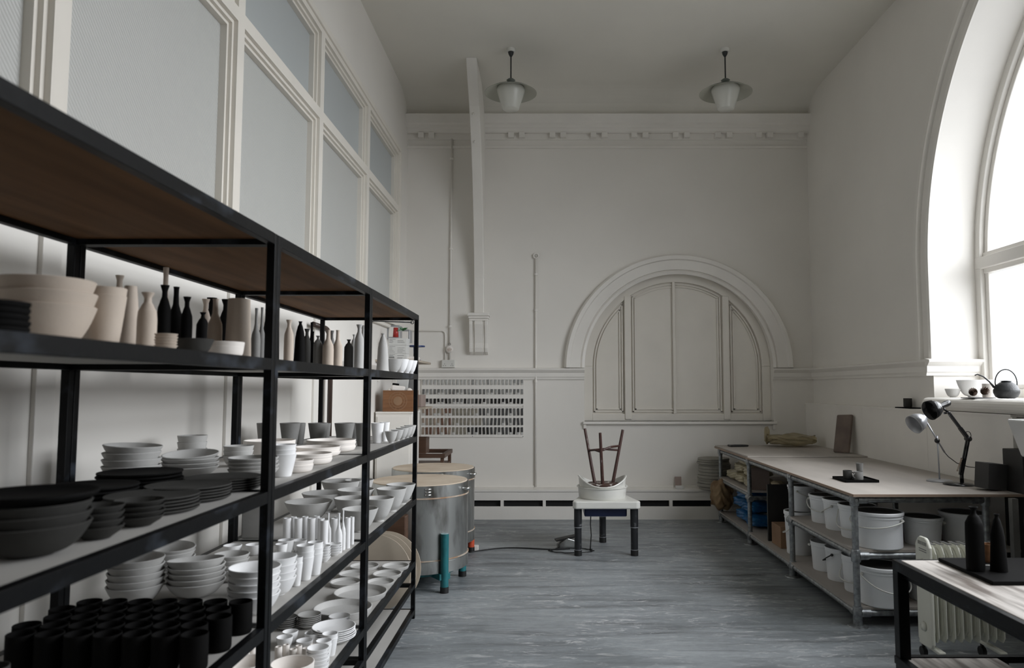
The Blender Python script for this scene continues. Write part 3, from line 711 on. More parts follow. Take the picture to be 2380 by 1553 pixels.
for px, Y, w, yt, lab in ((716, 4.18, 108, 1166, 'widest grey bowl at the back of the end bay'), (752, 4.50, 100, 1146, 'wide grey bowl second at the back of the end bay'), (793, 4.84, 92, 1118, 'dark-mouthed grey bowl at the far back corner'),
                          (834, 4.90, 66, 1116, 'grey bowl half behind the second double post, far row'), (826, 4.50, 84, 1138, 'grey bowl behind the second double post, middle row'), (815, 4.19, 78, 1158, 'grey bowl behind the second double post, near row'),
                          (836, 3.90, 82, 1183, 'grey footed bowl just left of the second double post'), (880, 4.19, 70, 1158, 'grey footed bowl just right of the second double post'), (909, 4.52, 70, 1136, 'grey footed bowl in the middle of the end bay front'), (931, 4.80, 68, 1126, 'grey footed bowl by the end post')):
    big(px, Y, w, yt, lab)
# ---- fifth shelf
g5 = 'pots on the fifth shelf'
def s5(*a, **k): s3(*a, z=L5, gg=g5, **k)
def flat(px, Y, w, h, lab, kind='tray', m='grey'):
    X = (px - VX) * dep(Y, L5 + h) / FPX; pot(kind, m, X, Y, L5 + .001, w / 2 * dep(Y, L5) / FPX, h, lab, g5)
flat(919, 4.82, 64, .022, 'small round tray, front row, nearest the end post')
flat(847, 4.82, 68, .022, 'small round tray, back row, nearest the end post')
flat(900, 4.62, 68, .022, 'small round tray, front row, second from the end post')
flat(820, 4.62, 66, .022, 'small round tray, back row, second from the end post')
flat(884, 4.43, 66, .022, 'small round tray, front row, third from the end post')
flat(803, 4.43, 72, .022, 'small round tray, back row, third from the end post')
flat(838, 4.17, 122, .035, 'large round platter with dark inner wall')
flat(797, 3.86, 134, .04, 'largest round platter behind the stacked little bowls')
s5('saucer', 'grey', 718, 1458, 54, 1428, 'little grey bowl in the round stack before the platter', 6, .5)
s5('saucer', 'mid', 664, 1462, 50, 1434, 'little dark bowl in the stack behind the rail', 5, .5)
s5('saucer', 'white', 788, 1456, 50, 1432, 'little white bowl in the low stack before the platter', 3, .5)
s5('bowl', 'white', 775, 1490, 100, 1456, 'white bowl in the broad stack left of the second double post', 6, .38)
for px, py, w, yt, n, lab in ((674, 1496, 36, 1468, 1, 'white cup at the rear left of the low cup group'), (661, 1508, 37, 1481, 1, 'white cup at the front left of the low cup group'), (726, 1500, 37, 1471, 1, 'white cup at the rear middle of the low cup group'),
                              (707, 1518, 38, 1489, 1, 'white cup in the centre of the low cup group')):
    s5('cup', 'white', px, py, w, yt, lab, n)
s5('tumbler', 'white', 766, 1524, 36, 1473, 'white tumbler in the pair stacked before the broad bowls', 2, .22)
s5('tumbler', 'white', 752, 1542, 36, 1489, 'white tumbler in the nearer stacked pair by the front rail', 2, .22)
for i, (px, py, w, yt) in enumerate(((646, 1556, 17, 1504), (664, 1550, 15, 1499), (680, 1560, 18, 1509), (693, 1552, 16, 1501), (710, 1560, 18, 1507), (726, 1553, 13, 1499), (570, 1560, 18, 1510), (586, 1552, 16, 1502), (556, 1570, 16, 1518))):
    s5('cylinder', 'ivory', px, py, w, yt, 'small ivory cylinder pot, %s' % ['by the right side of the first double post', 'second right of the post', 'third right of the post', 'fourth right of the post', 'fifth right of the post', 'sixth right of the post', 'left of the post, middle one', 'left of the post, right one', 'left of the post, outermost'][i])
s5('bowl', 'white', 738, 1572, 50, 1505, 'white bowl in the leaning stack beside the ivory cylinders', 6, .34)
s5('dish', 'ivory', 678, 1600, 98, 1541, 'broad ivory bowl at the bottom edge right of the post', 2, .5)
s5('dish', 'ivory', 574, 1600, 96, 1538, 'broad ivory bowl at the bottom edge left of the post', 2, .5)

# ================================================================== SHELVING
XF, XR = -.885, -1.565
def shelving(y0, y1, label, top='under'):
    t = thing('shelving_unit', label, 'shelving', ((XF + XR) / 2, y0, 0), group='black steel shelving units along the left wall')
    ox, oy = (XF + XR) / 2, y0
    def Bx(name, m, *bs, bevel=0):
        bm = nb()
        for b in bs: box(bm, b[0] - ox, b[1] - ox, b[2] - oy, b[3] - oy, b[4], b[5])
        return link(name, bm, m, t, bevel=bevel)
    p = .027
    for x in (XF - p, XR):
        for y in (y0, y1 - p):
            Bx('post', 'iron', (x, x + p, y, y + p, 0, L1), bevel=.002)
    for i, z in enumerate((L1, L2, L3, L4, L5, L6)):
        hgt = .036 if z > .1 else .03
        Bx('shelf_rail', 'iron', (XF - p - .001, XF - .001, y0 + p, y1 - p, z - hgt, z + .001), (XR, XR + p, y0 + p, y1 - p, z - hgt, z + .001),
           (XR + p, XF - p, y0, y0 + .02, z - hgt, z + .001), (XR + p, XF - p, y1 - .02, y1, z - hgt, z + .001), bevel=.0015)
        Bx('shelf_board', top if i == 0 else 'board', (XR + p + .001, XF - p - .002, y0 + .021, y1 - .021, z - .017, z))
    Bx('stretcher', 'iron', (XF - p, XF, y0 + p, y1 - p, .205, .23), (XR, XR + p, y0 + p, y1 - p, .205, .23), (XR + p, XF - p, y1 - .025, y1, .205, .23), (XR + p, XF - p, y0, y0 + .025, .205, .23))
shelving(1.06, 2.375, 'black steel shelving unit nearest the camera, left edge')
shelving(2.379, 3.664, 'middle black steel shelving unit full of stacked bowls')
shelving(3.668, 5.045, 'far black steel shelving unit with round trays low down')

# ================================================================== ROUND BATS leaning at shelf end
for k in range(5):
    bm = nb(); r = .262 - .012 * (k % 2)
    lathe(bm, [(0, 0), (r, 0), (r, .014), (0, .014)], seg=64, smooth=False)
    o = link('round_board', bm, 'palewood'); o.rotation_euler = (math.radians(90 - 9), 0, 0)
    o.location = (-1.20 + .012 * k, 5.16 + .032 * k, r * math.cos(math.radians(9)) + .004)
    tag(o, 'round plywood board leaning behind the shelving end, %s' % ['nearest', 'second', 'third', 'fourth', 'farthest'][k], 'board', 'round plywood boards')
# ================================================================== KILNS
def kiln(x, y, z0, label, legs, lm, stand):
    t = thing('kiln', label, 'kiln', (x, y, 0), group='round electric kilns')
    R = .385; bm = nb(); lathe(bm, [(0, z0 + .08), (R, z0 + .08), (R, .705), (0, .705)], seg=72); link('body', bm, 'steel', t, sharp=40)
    bm = nb(); lathe(bm, [(0, z0), (R + .004, z0), (R + .004, z0 + .085), (0, z0 + .085)], seg=72); link('base_ring', bm, 'steel', t, sharp=40)
    bm = nb(); lathe(bm, [(R - .01, .233), (R + .008, .235), (R + .008, .242), (R - .01, .244)], seg=72); lathe(bm, [(R - .01, .700), (R + .006, .702), (R + .006, .712), (R - .01, .714)], seg=72); link('seam', bm, 'rust', t, sharp=40)
    l = None
    bm = nb(); lathe(bm, [(0, .712), (R + .003, .712), (R + .003, .80), (R - .012, .802), (0, .802)], seg=72); l = link('lid', bm, 'steel', t, sharp=40)
    bm = nb(); lathe(bm, [(0, .80), (R - .006, .80), (R - .008, .808), (0, .810)], seg=72); link('lid_brick', bm, 'brick', l, sharp=40)
    for k, zz in enumerate((.735, .757, .779)):
        bm = nb(); a = -PI / 2 + .32
        px_, py_ = (R + .008) * math.cos(a), (R + .008) * math.sin(a)
        tube(bm, [(px_ - .022, py_ - .006, zz), (px_ + .022, py_ + .008, zz)], .006, 8); link('latch_bar', bm, 'chrome', l)
    bm = nb()
    for k in range(7):
        for zz in (.735, .779):
            a = -PI / 2 + .05 - .06 * k; bmesh.ops.create_uvsphere(bm, u_segments=8, v_segments=5, radius=.004, matrix=Matrix.Translation(((R + .003) * math.cos(a), (R + .003) * math.sin(a), zz)))
    link('rivets', bm, 'chrome', l)
    bm = nb(); tube(bm, [(R * .93, -.14, .755), (R * .93 + .045, -.15, .758), (R * .93 + .05, -.11, .758), (R * .93 + .02, -.09, .755)], .011, 10); link('handle', bm, 'chrome', l)
    bm = nb()
    lathe(bm, [(0, z0 - .035), (R * .8, z0 - .035), (R * .8, z0), (0, z0)], seg=48); link('stand_plate', bm, stand, t, sharp=40)
    for a in legs:
        rl = R + .03 if a == legs[0] and stand == 'teal' else R - .02
        bm = nb(); lx, ly = rl * math.cos(a), rl * math.sin(a)
        tube(bm, [(lx, ly, .03), (lx, ly, .44 if a == legs[0] and stand == 'teal' else .128)], .031, 20); lg = link('leg', bm, lm, t, sharp=40)
        bm = nb(); tube(bm, [(lx, ly, 0), (lx, ly, .045)], .033, 20); link('rubber_foot', bm, 'rubber', lg, sharp=40)
        bm = nb(); obox(bm, (lx * .4, ly * .4, z0 - .02), (lx * 1.02, ly * 1.02, z0 - .02), .09, .045); link('bracket', bm, lm, t)
    return t
k1 = kiln(-1.02, 5.98, .14, 'front round steel kiln on teal legs with pale brick lid', (-.93, .45, 1.8, 3.2), 'teal', 'teal')
bm = nb(); box(bm, -.25, -.02, -.50, -.39, .22, .60); cb = link('control_box', bm, 'darkwood', k1, bevel=.01); cb['label'] = 'dark brown control box'
bm = nb(); tube(bm, [(-.21, -.50, .47), (-.21, -.545, .468), (-.08, -.545, .466), (-.08, -.50, .47)], .007, 10); link('handle', bm, 'chrome', cb)
bm = nb(); lathe(bm, [(0, 0), (.03, 0), (.026, .02), (0, .022)], seg=20, rot=Matrix.Rotation(PI / 2, 4, 'X'), cx=-.13, cy=-.5, cz=.56); link('dial', bm, 'chrome', cb)
k2 = kiln(-1.06, 6.93, .14, 'rear round steel kiln beside the back wall', (.30, 1.5, 2.7, 4.2), 'orange', 'iron')
bm = nb(); box(bm, -.04, .04, -.03, .03, 0, .045)
x, y = onz(1098, 1278, 0)
tag(link('wedge_block', bm, 'trim', loc=(x + .02, y - .02, 0), bevel=.004), 'small white block on the floor by the orange kiln leg', 'block')

# ================================================================== LEFT CORNER: cabinet, crates, wall shelf
t = thing('cabinet', 'plain white cupboard against the left wall behind the kilns', 'cabinet', (-1.55, 7.62, 0))
B('body', 'trim', t, (-.18, .19, -.2, .22, 0, 1.29), bevel=.004); B('top', 'trim', t, (-.18, .20, -.21, .23, 1.29, 1.31), bevel=.003); B('door', 'trim', t, (-.16, .17, -.212, -.2, .06, 1.26), bevel=.003)
def crate(loc, sx, sy, sz, label, m='wood', rz=0, mark=True, nm='wooden_crate'):
    t = thing(nm, label, 'crate', loc, rz); w = .012
    for nme, b in (('front_panel', (-sx / 2, sx / 2, -sy / 2, -sy / 2 + w, 0, sz)), ('back_panel', (-sx / 2, sx / 2, sy / 2 - w, sy / 2, 0, sz)), ('side_panel', (-sx / 2, -sx / 2 + w, -sy / 2 + w, sy / 2 - w, 0, sz)), ('side_panel', (sx / 2 - w, sx / 2, -sy / 2 + w, sy / 2 - w, 0, sz)), ('bottom_panel', (-sx / 2 + w, sx / 2 - w, -sy / 2 + w, sy / 2 - w, 0, w))):
        B(nme, m, t, b, bevel=.002)
    if mark:
        bm = nb()
        for r0 in (.062, .088):
            arcband(bm, 0, sz / 2, r0, r0 + .005, -sy / 2 - .0015, -sy / 2, 'y', 0, 2 * PI, 40)
        prism(bm, arc(0, sz / 2, .045, 0, 2 * PI, 30)[:-1], -sy / 2 - .0012, -sy / 2, 'y')
        for k in range(16):
            a = 2 * PI * k / 16 + .1; r1, r2 = .069, .085
            obox(bm, (r1 * math.cos(a), -sy / 2 - .001, sz / 2 + r1 * math.sin(a)), (r2 * math.cos(a + .07), -sy / 2 - .001, sz / 2 + r2 * math.sin(a + .07)), .005, .002)
        o = link('round_stamp', bm, 'card', t); o['label'] = 'dark branded round stamp'
    return t
crate((-1.505, 7.57, 1.311), .31, .30, .215, 'orange-brown wooden crate with a round stamp on the white cupboard')
crate((-1.50, 8.10, 1.345), .28, .3, .13, 'dull brown crate behind the stamped crate', 'pinkcard', mark=False)
bm = nb(); box(bm, -.2, .24, -.24, .24, 0, .02)
tag(link('wall_plank', bm, 'palewood', loc=(-1.54, 8.12, 1.322)), 'wooden plank shelf under the dull brown crate', 'shelf')
# items in crate
for i, (dx, m, rx, hh, wd, lab) in enumerate(((-.09, 'black', .25, .2, .035, 'dark flat tool standing in the stamped crate'), (-.02, 'label', .2, .26, .06, 'pale card with black scribble standing in the crate'), (.085, 'mid', -.22, .25, .05, 'dark grey paddle standing in the crate'))):
    bm = nb(); box(bm, -wd, wd, -.006, .006, 0, hh); o = link('tool', bm, m, loc=(-1.50 + dx, 7.60 + .03 * i, 1.40), bevel=.004); o.rotation_euler = (0, rx * .5, 0); tag(o, lab, 'tool')
for i, (dx, dy, r, lab) in enumerate(((-.10, -.08, .03, 'small cream lump at the left in the crate'), (.10, -.08, .035, 'small round cream ball at the right in the crate'))):
    bm = nb(); bmesh.ops.create_uvsphere(bm, u_segments=18, v_segments=12, radius=r)
    for f in bm.faces: f.smooth = True
    tag(link('clay_ball', bm, 'ivory', loc=(-1.505 + dx, 7.57 + dy, 1.515)), lab, 'clay')
bm = nb(); box(bm, -.07, .07, -.03, .03, -.03, .03); o = link('paper_roll', bm, 'ivory', loc=(-1.52, 7.50, 1.545), bevel=.015); o.rotation_euler = (0, .12, .2); tag(o, 'folded cream cloth lying across the stamped crate', 'cloth')
# wall shelf above
t = thing('wall_shelf', 'white wall shelf with cartons and blue banding wheel', 'shelf', (LEFT + .001, 7.95, 1.82))
B('board', 'palewood', t, (0, .42, -.5, .45, 0, .022), bevel=.002); B('bracket', 'trim', t, (0, .3, -.4, -.38, -.03, 0), (0, .025, -.4, -.38, -.2, 0)); B('bracket', 'trim', t, (0, .3, .3, .32, -.03, 0), (0, .025, .3, .32, -.2, 0))
z = 1.843
for i, (h, lab) in enumerate(((.062, 'white printed carton, lowest of three on the wall shelf'), (.085, 'white printed carton, middle of three on the wall shelf'), (.072, 'white printed carton, topmost of three on the wall shelf'))):
    t = thing('carton', lab, 'box', (-1.535, 7.58, z), group='printed cartons on the wall shelf')
    B('body', 'label', t, (-.095, .095, -.08, .08, 0, h), bevel=.002)
    bm = nb(); rr = random.Random(i)
    for k in range(5):
        for cx0, cx1 in ((-.085, -.02), (.0, .085)):
            zz = h * (.16 + .165 * k)
            if rr.random() < .85: box(bm, cx0, cx0 + (cx1 - cx0) * rr.uniform(.5, 1), -.0812, -.08, zz, zz + .0025)
    if i == 0: box(bm, -.085, -.03, -.0815, -.08, h * .3, h * .42)
    link('printing', bm, 'ink', t); z += h + .001
t = thing('banding_wheel', 'blue iron banding wheel standing on the wall shelf', 'banding wheel', (-1.42, 7.92, 1.842))
bm = nb(); lathe(bm, [(0, 0), (.06, 0), (.055, .012), (.022, .03), (.026, .15), (0, .15)], seg=36); link('base', bm, 'blue', t, sharp=40)
bm = nb(); lathe(bm, [(0, .151), (.098, .154), (.1, .162), (.098, .168), (0, .168)], seg=48); link('turntable', bm, 'blue', t, sharp=40)
bm = nb(); box(bm, -.07, .07, -.09, .09, 0, .035); tag(link('folded_cloth', bm, 'ivory', loc=(-1.41, 7.66, 1.843), bevel=.012), 'folded pale cloth beside the cartons on the wall shelf', 'cloth')
bm = nb(); lathe(bm, [(0, 0), (.022, 0), (.022, .07), (.012, .09), (.012, .1), (0, .1)], seg=20); tag(link('spray_can', bm, 'black', loc=(-1.40, 7.80, 1.843)), 'small dark can between cartons and blue banding wheel', 'can')
# rail with hanging things, junction boxes
t = thing('hanging_rail', 'thin metal rod with hook sticking out from the screen sill', 'rail', (LEFT, 7.15, 2.2))
bm = nb(); tube(bm, [(0, 0, .0), (.05, 0, .01), (.42, .05, 0)], .006, 8); link('rod', bm, 'iron2', t)
bm = nb(); tube(bm, [(.42 + .015 * math.cos(a), .05, .0 + .015 * math.sin(a)) for a in [2 * PI * k / 12 for k in range(13)]], .004, 6); link('eye', bm, 'iron2', t)
for (x, y, z, s, lab) in ((-1.68, 8.05, 2.09, .07, 'left grey junction box on the left wall'), (-1.66, 8.55, 2.08, .075, 'right grey junction box near the corner')):
    t = thing('junction_box', lab, 'junction box', (x, y, z), group='junction boxes'); B('box', 'silver', t, (-.07 if x < -1.67 else -.09, .07, -s, s, 0, .15), bevel=.006); B('cover', 'trim', t, (-.05, .05, -s - .006, -s, .02, .13), bevel=.003)
bm = nb(); lathe(bm, [(0, 0), (.03, 0), (.024, .1), (0, .1)], seg=18); tag(link('red_tape_holder', bm, 'red', loc=(-1.575, 7.60, z + .001)), 'red cone-shaped pot standing on the cartons', 'pot')
bm = nb(); random.seed(3)
for k in range(9):
    a = random.uniform(0, 6.28); d = Vector((math.cos(a), math.sin(a) * .6, random.uniform(-.2, .8))).normalized() * .06
    v = [bm.verts.new(p) for p in ((0, 0, 0), tuple(d * .5 + Vector((.015, .01, .012))), tuple(d), tuple(d * .5 - Vector((.015, .01, -.012))))]; bm.faces.new(v)
o = link('artificial_leaf_sprig', bm, 'green', loc=(-1.50, 7.60, z + .07)); tag(o, 'green leafy sprig beside the red pot', 'sprig')
m_ = o.modifiers.new('s', 'SOLIDIFY'); m_.thickness = .003
# wooden trestle and crate low in the corner
t = thing('wooden_stand', 'brown wooden open stand behind the rear kiln', 'stand', (-1.37, 8.30, 0))
for sx in (-.3, .22):
    for sy in (-.3, .3): B('leg', 'darkwood', t, (sx, sx + .035, sy, sy + .035, 0, .80))
B('top_frame', 'darkwood', t, (-.32, .27, -.32, -.28, .79, .835), (-.32, .27, .30, .34, .79, .835), (-.32, -.28, -.28, .30, .79, .835), (.23, .27, -.28, .30, .79, .835), bevel=.002)
B('slat_shelf', 'darkwood', t, (-.3, .25, -.3, .33, .68, .70))
crate((-1.46, 8.12, .836), .30, .22, .17, 'brown crate with faint lettering on the wooden stand', 'darkwood', mark=False)

# ================================================================== BACK WALL FITTINGS
def tilegroup():
    cols = 27; x1 = ony(1213.5, 900, BACK - .02)[0]; dx = .04665
    t1 = thing('sample_board', 'upper white sample board of short glaze tiles on the back wall', 'sample board', (0, BACK, 0), group='white boards of glaze test tiles')
    xa = x1 - dx * (cols - 1) - .03; xb = x1 + .022
    def zz(y): return ony(1100, y, BACK - .02)[1]
    B('panel', 'trim', t1, (xa, xb, -.014, -.002, zz(946.2), zz(878)), bevel=.001)
    t2 = thing('sample_board', 'lower white sample board of long glaze tiles on the back wall', 'sample board', (0, BACK, 0), group='white boards of glaze test tiles')
    B('panel', 'trim', t2, (xa, xb - .005, -.014, -.002, zz(1016.5), zz(947)), bevel=.001)
    for t_, za, zb in ((t1, 944, 880), (t2, 1014.5, 949)):
        for x in (x1 + .012, x1 - dx * 13):
            for y in (za, zb):
                bm = nb(); lathe(bm, [(0, 0), (.004, 0), (.004, .003), (0, .003)], seg=10, rot=Matrix.Rotation(PI / 2, 4, 'X'), cx=x, cy=-.014, cz=zz(y)); link('screw', bm, 'ink', t_)
    rows = [(888.5, .062), (910.5, .062), (932.5, .062), (957.5, .086), (980, .086), (1001.5, .086)]
    base = {}
    def tmesh(h, col, foot):
        k = (h, col, foot)
        if k not in base:
            bm = nb(); w = .013
            box(bm, -w, w, -.016, -.006, -h / 2 + (h * .3 if foot else 0), h / 2, 0)
            if foot: box(bm, -w, w, -.016, -.006, -h / 2, -h / 2 + h * .3, 1)
            bmesh.ops.recalc_face_normals(bm, faces=bm.faces); me = bpy.data.meshes.new('test_tile'); bm.to_mesh(me); bm.free()
            me.materials.append(tm[col]); me.materials.append(M['grey']); base[k] = me
        return base[k]
    cl = {'pale': (.42, .42, .40), 'grey': (.26, .26, .25), 'slate': (.15, .15, .145), 'char': (.06, .06, .06), 'ink': (.012, .012, .012), 'tan': (.30, .24, .19), 'brown': (.15, .085, .06), 'olive': (.23, .21, .17)}
    tm = {k: mat('glaze_' + k, v, .3, var=.15, scale=30) for k, v in cl.items()}
    rng = random.Random(5)
    rn = ['top row', 'second row', 'third row', 'fourth row', 'fifth row', 'bottom row']
    cn = ['at the right end', 'second from the right end', 'third from the right end'] + ['%s from the right end' % s for s in ('fourth fifth sixth seventh eighth ninth tenth eleventh twelfth thirteenth fourteenth fifteenth sixteenth seventeenth eighteenth nineteenth twentieth'.split())] + ['21st from the right end', '22nd from the right end', '23rd from the right end', '24th from the right end', '25th from the right end', '26th from the right end', '27th from the right end']
    word = {'pale': 'pale grey', 'grey': 'grey', 'slate': 'slate grey', 'char': 'charcoal', 'ink': 'black', 'tan': 'tan', 'brown': 'red-brown', 'olive': 'olive grey'}
    for r, (y, h) in enumerate(rows):
        for c in range(cols):
            L_ = cols - 1 - c   # index from left
            if r == 0: col = rng.choice(['pale', 'pale', 'grey'])
            elif r == 1: col = rng.choice(['slate', 'grey', 'slate'])
            elif r == 2: col = 'ink' if L_ > 14 and rng.random() < .8 else rng.choice(['char', 'ink', 'slate'])
            elif r == 3: col = rng.choice(['tan', 'tan', 'olive', 'brown']) if L_ < 9 else ('olive' if L_ < 15 else rng.choice(['char', 'slate', 'char']))
            elif r == 4: col = rng.choice(['tan', 'olive', 'brown']) if L_ < 9 else ('olive' if L_ < 16 else rng.choice(['slate', 'char']))
            else: col = rng.choice(['tan', 'brown', 'tan']) if L_ < 8 else ('olive' if L_ < 12 else rng.choice(['ink', 'ink', 'char']))
            o = bpy.data.objects.new('test_tile', tmesh(h, col, rng.random() < .3)); C.objects.link(o)
            o.location = (x1 - dx * c, BACK - .0085, zz(y)); o.rotation_euler = (0, rng.uniform(-.09, .09), 0)
            tag(o, '%s glaze tile, %s, %s' % (word[col], rn[r], cn[c]), 'test tile', 'glaze test tiles on the sample boards')
tilegroup()
def wallx(px, y_=900): return ony(px, y_, BACK - .02)[0]
def wallz(py): return ony(1200, py, BACK - .02)[1]
t = thing('conduit_pipe', 'thin white vertical conduit from cornice to double socket', 'pipe', (wallx(1045), BACK, 0), group='white wall pipes')
bm = nb(); tube(bm, [(0, -.02, 1.80 + .09), (0, -.02, 4.69)], .011, 12); link('pipe', bm, 'trim', t)
for z in (4.42, 3.27, 2.3):
    bm = nb(); lathe(bm, [(0, 0), (.022, 0), (.022, .022), (0, .022)], seg=16, cz=z, cy=-.02); link('clip', bm, 'trim', t, sharp=40)
t = thing('conduit_pipe', 'white vertical pipe with round end between sample boards and wheel', 'pipe', (wallx(1245.5), BACK, 0), group='white wall pipes')
bm = nb(); tube(bm, [(0, -.022, .345), (0, -.022, 3.165)], .012, 12); link('pipe', bm, 'trim', t)
bm = nb(); tube(bm, [(.03 * math.cos(a), -.022, 3.195 + .03 * math.sin(a)) for a in [2 * PI * k / 20 for k in range(21)]], .011, 8); link('round_end', bm, 'trim', t)
bm = nb(); lathe(bm, [(0, 0), (.012, 0), (.012, .02), (0, .02)], seg=14, rot=Matrix.Rotation(PI / 2, 4, 'X'), cz=3.195); link('boss', bm, 'trim', t)
for z in (2.95, 2.5, 1.62):
    bm = nb(); lathe(bm, [(0, 0), (.02, 0), (.02, .025), (0, .025)], seg=16, cz=z, cy=-.022); link('clip', bm, 'trim', t, sharp=40)
t = thing('wall_socket', 'white double socket standing on the dado moulding', 'socket', (wallx(1042), BACK, 1.80))
B('faceplate', 'plastic', t, (-.082, .082, -.05, 0, .0, .095), bevel=.005)
for sx in (-.045, .045):
    bm = nb()
    for dx, dz in ((0, .045), (-.012, .025), (.012, .025)): box(bm, sx + dx - .003, sx + dx + .003, -.0515, -.05, dz - .004, dz + .004)
    link('socket_holes', bm, 'ink', t)
t = thing('conduit_pipe', 'thin conduit running along the wall and bending down to the socket', 'pipe', (0, BACK, 0), group='white wall pipes')
xa, xb, zt = wallx(962), wallx(1034), wallz(769)
pts = [(xa - .25, -.015, zt), (xb - .05, -.015, zt)] + [(xb - .05 + .05 * math.sin(a), -.015, zt - .05 * (1 - math.cos(a))) for a in [PI / 2 * k / 6 for k in range(1, 7)]] + [(xb, -.015, 1.90)]
bm = nb(); tube(bm, pts, .009, 10); link('pipe', bm, 'trim', t)
t = thing('paper_tag', 'round cardboard tag hanging on the conduit above the socket', 'tag', (wallx(1044.5), BACK - .045, wallz(812)))
bm = nb(); lathe(bm, [(0, 0), (.046, 0), (.046, .002), (0, .002)], seg=30, rot=Matrix.Rotation(PI / 2, 4, 'X')); link('disc', bm, 'ivory', t)
bm = nb()
for k, w in enumerate((.012, .028, .028, .02)): box(bm, -w, w, -.0032, -.002, .012 - .011 * k, .016 - .011 * k)
link('printing', bm, 'card', t)
bm = nb(); tube(bm, [(-.005, .0, .044), (-.02, .01, .065), (0, .012, .08), (.014, .01, .065), (.004, 0, .044)], .002, 6); link('string', bm, 'ink', t)
# brace and corbel
t = thing('roof_brace', 'white timber brace rising from the corbel to the ceiling', 'brace', (-.828, BACK, 0))
front = [(BACK - .03, 2.47)]
for px, py in ((1116, 640), (1113, 540), (1109, 440), (1105, 340), (1101, 250)):
    pass
pts = [(-.06, 2.47), (-.10, 2.9), (-.20, 3.4), (-.34, 3.9), (-.56, 4.4), (-.82, 4.80), (-1.2, 5.2), (-.55, 5.2), (-.30, 5.05), (-.1, 4.93), (0, 4.9), (0, 2.47)]
bm = nb(); prism(bm, pts, -.06, .06, 'x'); link('timber', bm, 'trim', t, bevel=.008)
for z, yy in ((4.72, -.775), (4.45, -.60)):
    bm = nb(); lathe(bm, [(0, -.004), (.017, 0), (.013, .012), (0, .014)], seg=14, rot=Matrix.Rotation(math.radians(60), 4, 'X'), cx=-.015, cy=yy, cz=z); link('bolt', bm, 'trim', t)
t = thing('corbel', 'fluted white plaster corbel under the brace', 'corbel', (-.828, BACK, 0))
bm = nb(); box(bm, -.135, .135, -.16, 0, 2.43, 2.47); box(bm, -.125, .125, -.145, 0, 2.40, 2.43); box(bm, -.115, .115, -.13, 0, 2.37, 2.40); link('cap', bm, 'trim', t, bevel=.006)
bm = nb(); cpf = [(0, 2.37), (-.13, 2.37), (-.135, 2.33), (-.12, 2.28), (-.10, 2.20), (-.085, 2.10), (-.09, 2.04), (-.075, 1.99), (-.03, 1.965), (0, 1.96)]
for x0, x1, s in ((-.115, -.075, 1), (-.075, -.05, .86), (-.05, .05, 1.05), (.05, .075, .86), (.075, .115, 1)):
    prism(bm, [(a * s, z) for a, z in cpf], x0, x1, 'x')
link('scroll', bm, 'trim', t, bevel=.006)
# ================================================================== PENDANT LAMPS
def pendant(x, y, label):
    t = thing('pendant_lamp', label, 'ceiling lamp', (x, y, CEIL), group='enamel pendant lamps')
    bm = nb(); lathe(bm, [(0, 0), (.048, 0), (.048, -.03), (.043, -.036), (0, -.036)], seg=32); link('ceiling_rose', bm, 'plastic', t, sharp=40)
    bm = nb(); lathe(bm, [(0, -.036), (.03, -.036), (.026, -.06), (.012, -.085), (.008, -.09), (0, -.09)], seg=24); lathe(bm, [(.0075, -.09), (.0075, -.42)], seg=14); link('stem', bm, 'iron2', t, sharp=40)
    bm = nb(); lathe(bm, [(0, -.33), (.03, -.335), (.048, -.35), (.03, -.368), (.020, -.375), (.020, -.40), (0, -.40)], seg=30); link('collar', bm, 'lampgreen', t)
    bm = nb(); lathe(bm, [(0, -.395), (.06, -.40), (.15, -.425), (.23, -.46), (.278, -.492)], seg=60); sh = link('shade', bm, 'lampgreen', t)
    bm = nb(); lathe(bm, [(0, -.400), (.06, -.404), (.15, -.430), (.23, -.465), (.276, -.4925), (.279, -.495), (.279, -.491)], seg=60); link('enamel_lining', bm, 'shadein', sh)
    bm = nb(); lathe(bm, [(0, -.425), (.14, -.43), (.152, -.455), (.148, -.48), (.088, -.665), (.080, -.672), (0, -.678)], seg=48); link('glass_diffuser', bm, 'opal', t, sharp=40)
pendant(-.378, 7.60, 'left green-rimmed pendant lamp with opal cone glass, beside the brace')
pendant(1.93, 7.60, 'right green-rimmed pendant lamp with opal cone glass')

# ================================================================== POTTERY WHEEL + STOOL
wx, wy = .56, 7.10
t = thing('pottery_wheel', 'white-topped electric pottery wheel on three black legs', 'pottery wheel', (wx, wy, 0))
bm = nb(); a = .315
oct_ = [(-a, -.27), (-a + .03, -.30), (a - .03, -.30), (a, -.27), (.17, .38), (.14, .41), (-.14, .41), (-.17, .38)]
prism(bm, oct_, .435, .505, 'z'); link('table_top', bm, 'plastic', t, bevel=.012)
B('motor_housing', 'navy', t, (-.20, .20, -.17, .25, .345, .436), bevel=.01)
for lx, ly in ((-.262, -.22), (.262, -.22), (.012, .36)):
    bm = nb(); tube(bm, [(lx, ly, .26), (lx, ly, .436)], .037, 24); lg = link('leg', bm, 'wheelleg', t, sharp=40)
    bm = nb(); tube(bm, [(lx, ly, .04), (lx, ly, .262)], .0335, 24); link('leg_extension', bm, 'wheelleg', lg, sharp=40)
    bm = nb(); tube(bm, [(lx, ly, 0), (lx, ly, .05)], .0355, 24); link('rubber_foot', bm, 'rubber', lg, sharp=40)
    bm = nb(); tube(bm, [(lx, ly, .256), (lx, ly, .262)], .0385, 24); tube(bm, [(lx, ly, .052), (lx, ly, .056)], .036, 24); link('ring', bm, 'silver', lg, sharp=40)
bm = nb(); tube(bm, [(-.13, -.02, .35), (-.135, -.03, .25), (-.128, -.04, .15), (-.14, -.05, .01)], .005, 8); link('hanging_wire', bm, 'rubber', t)
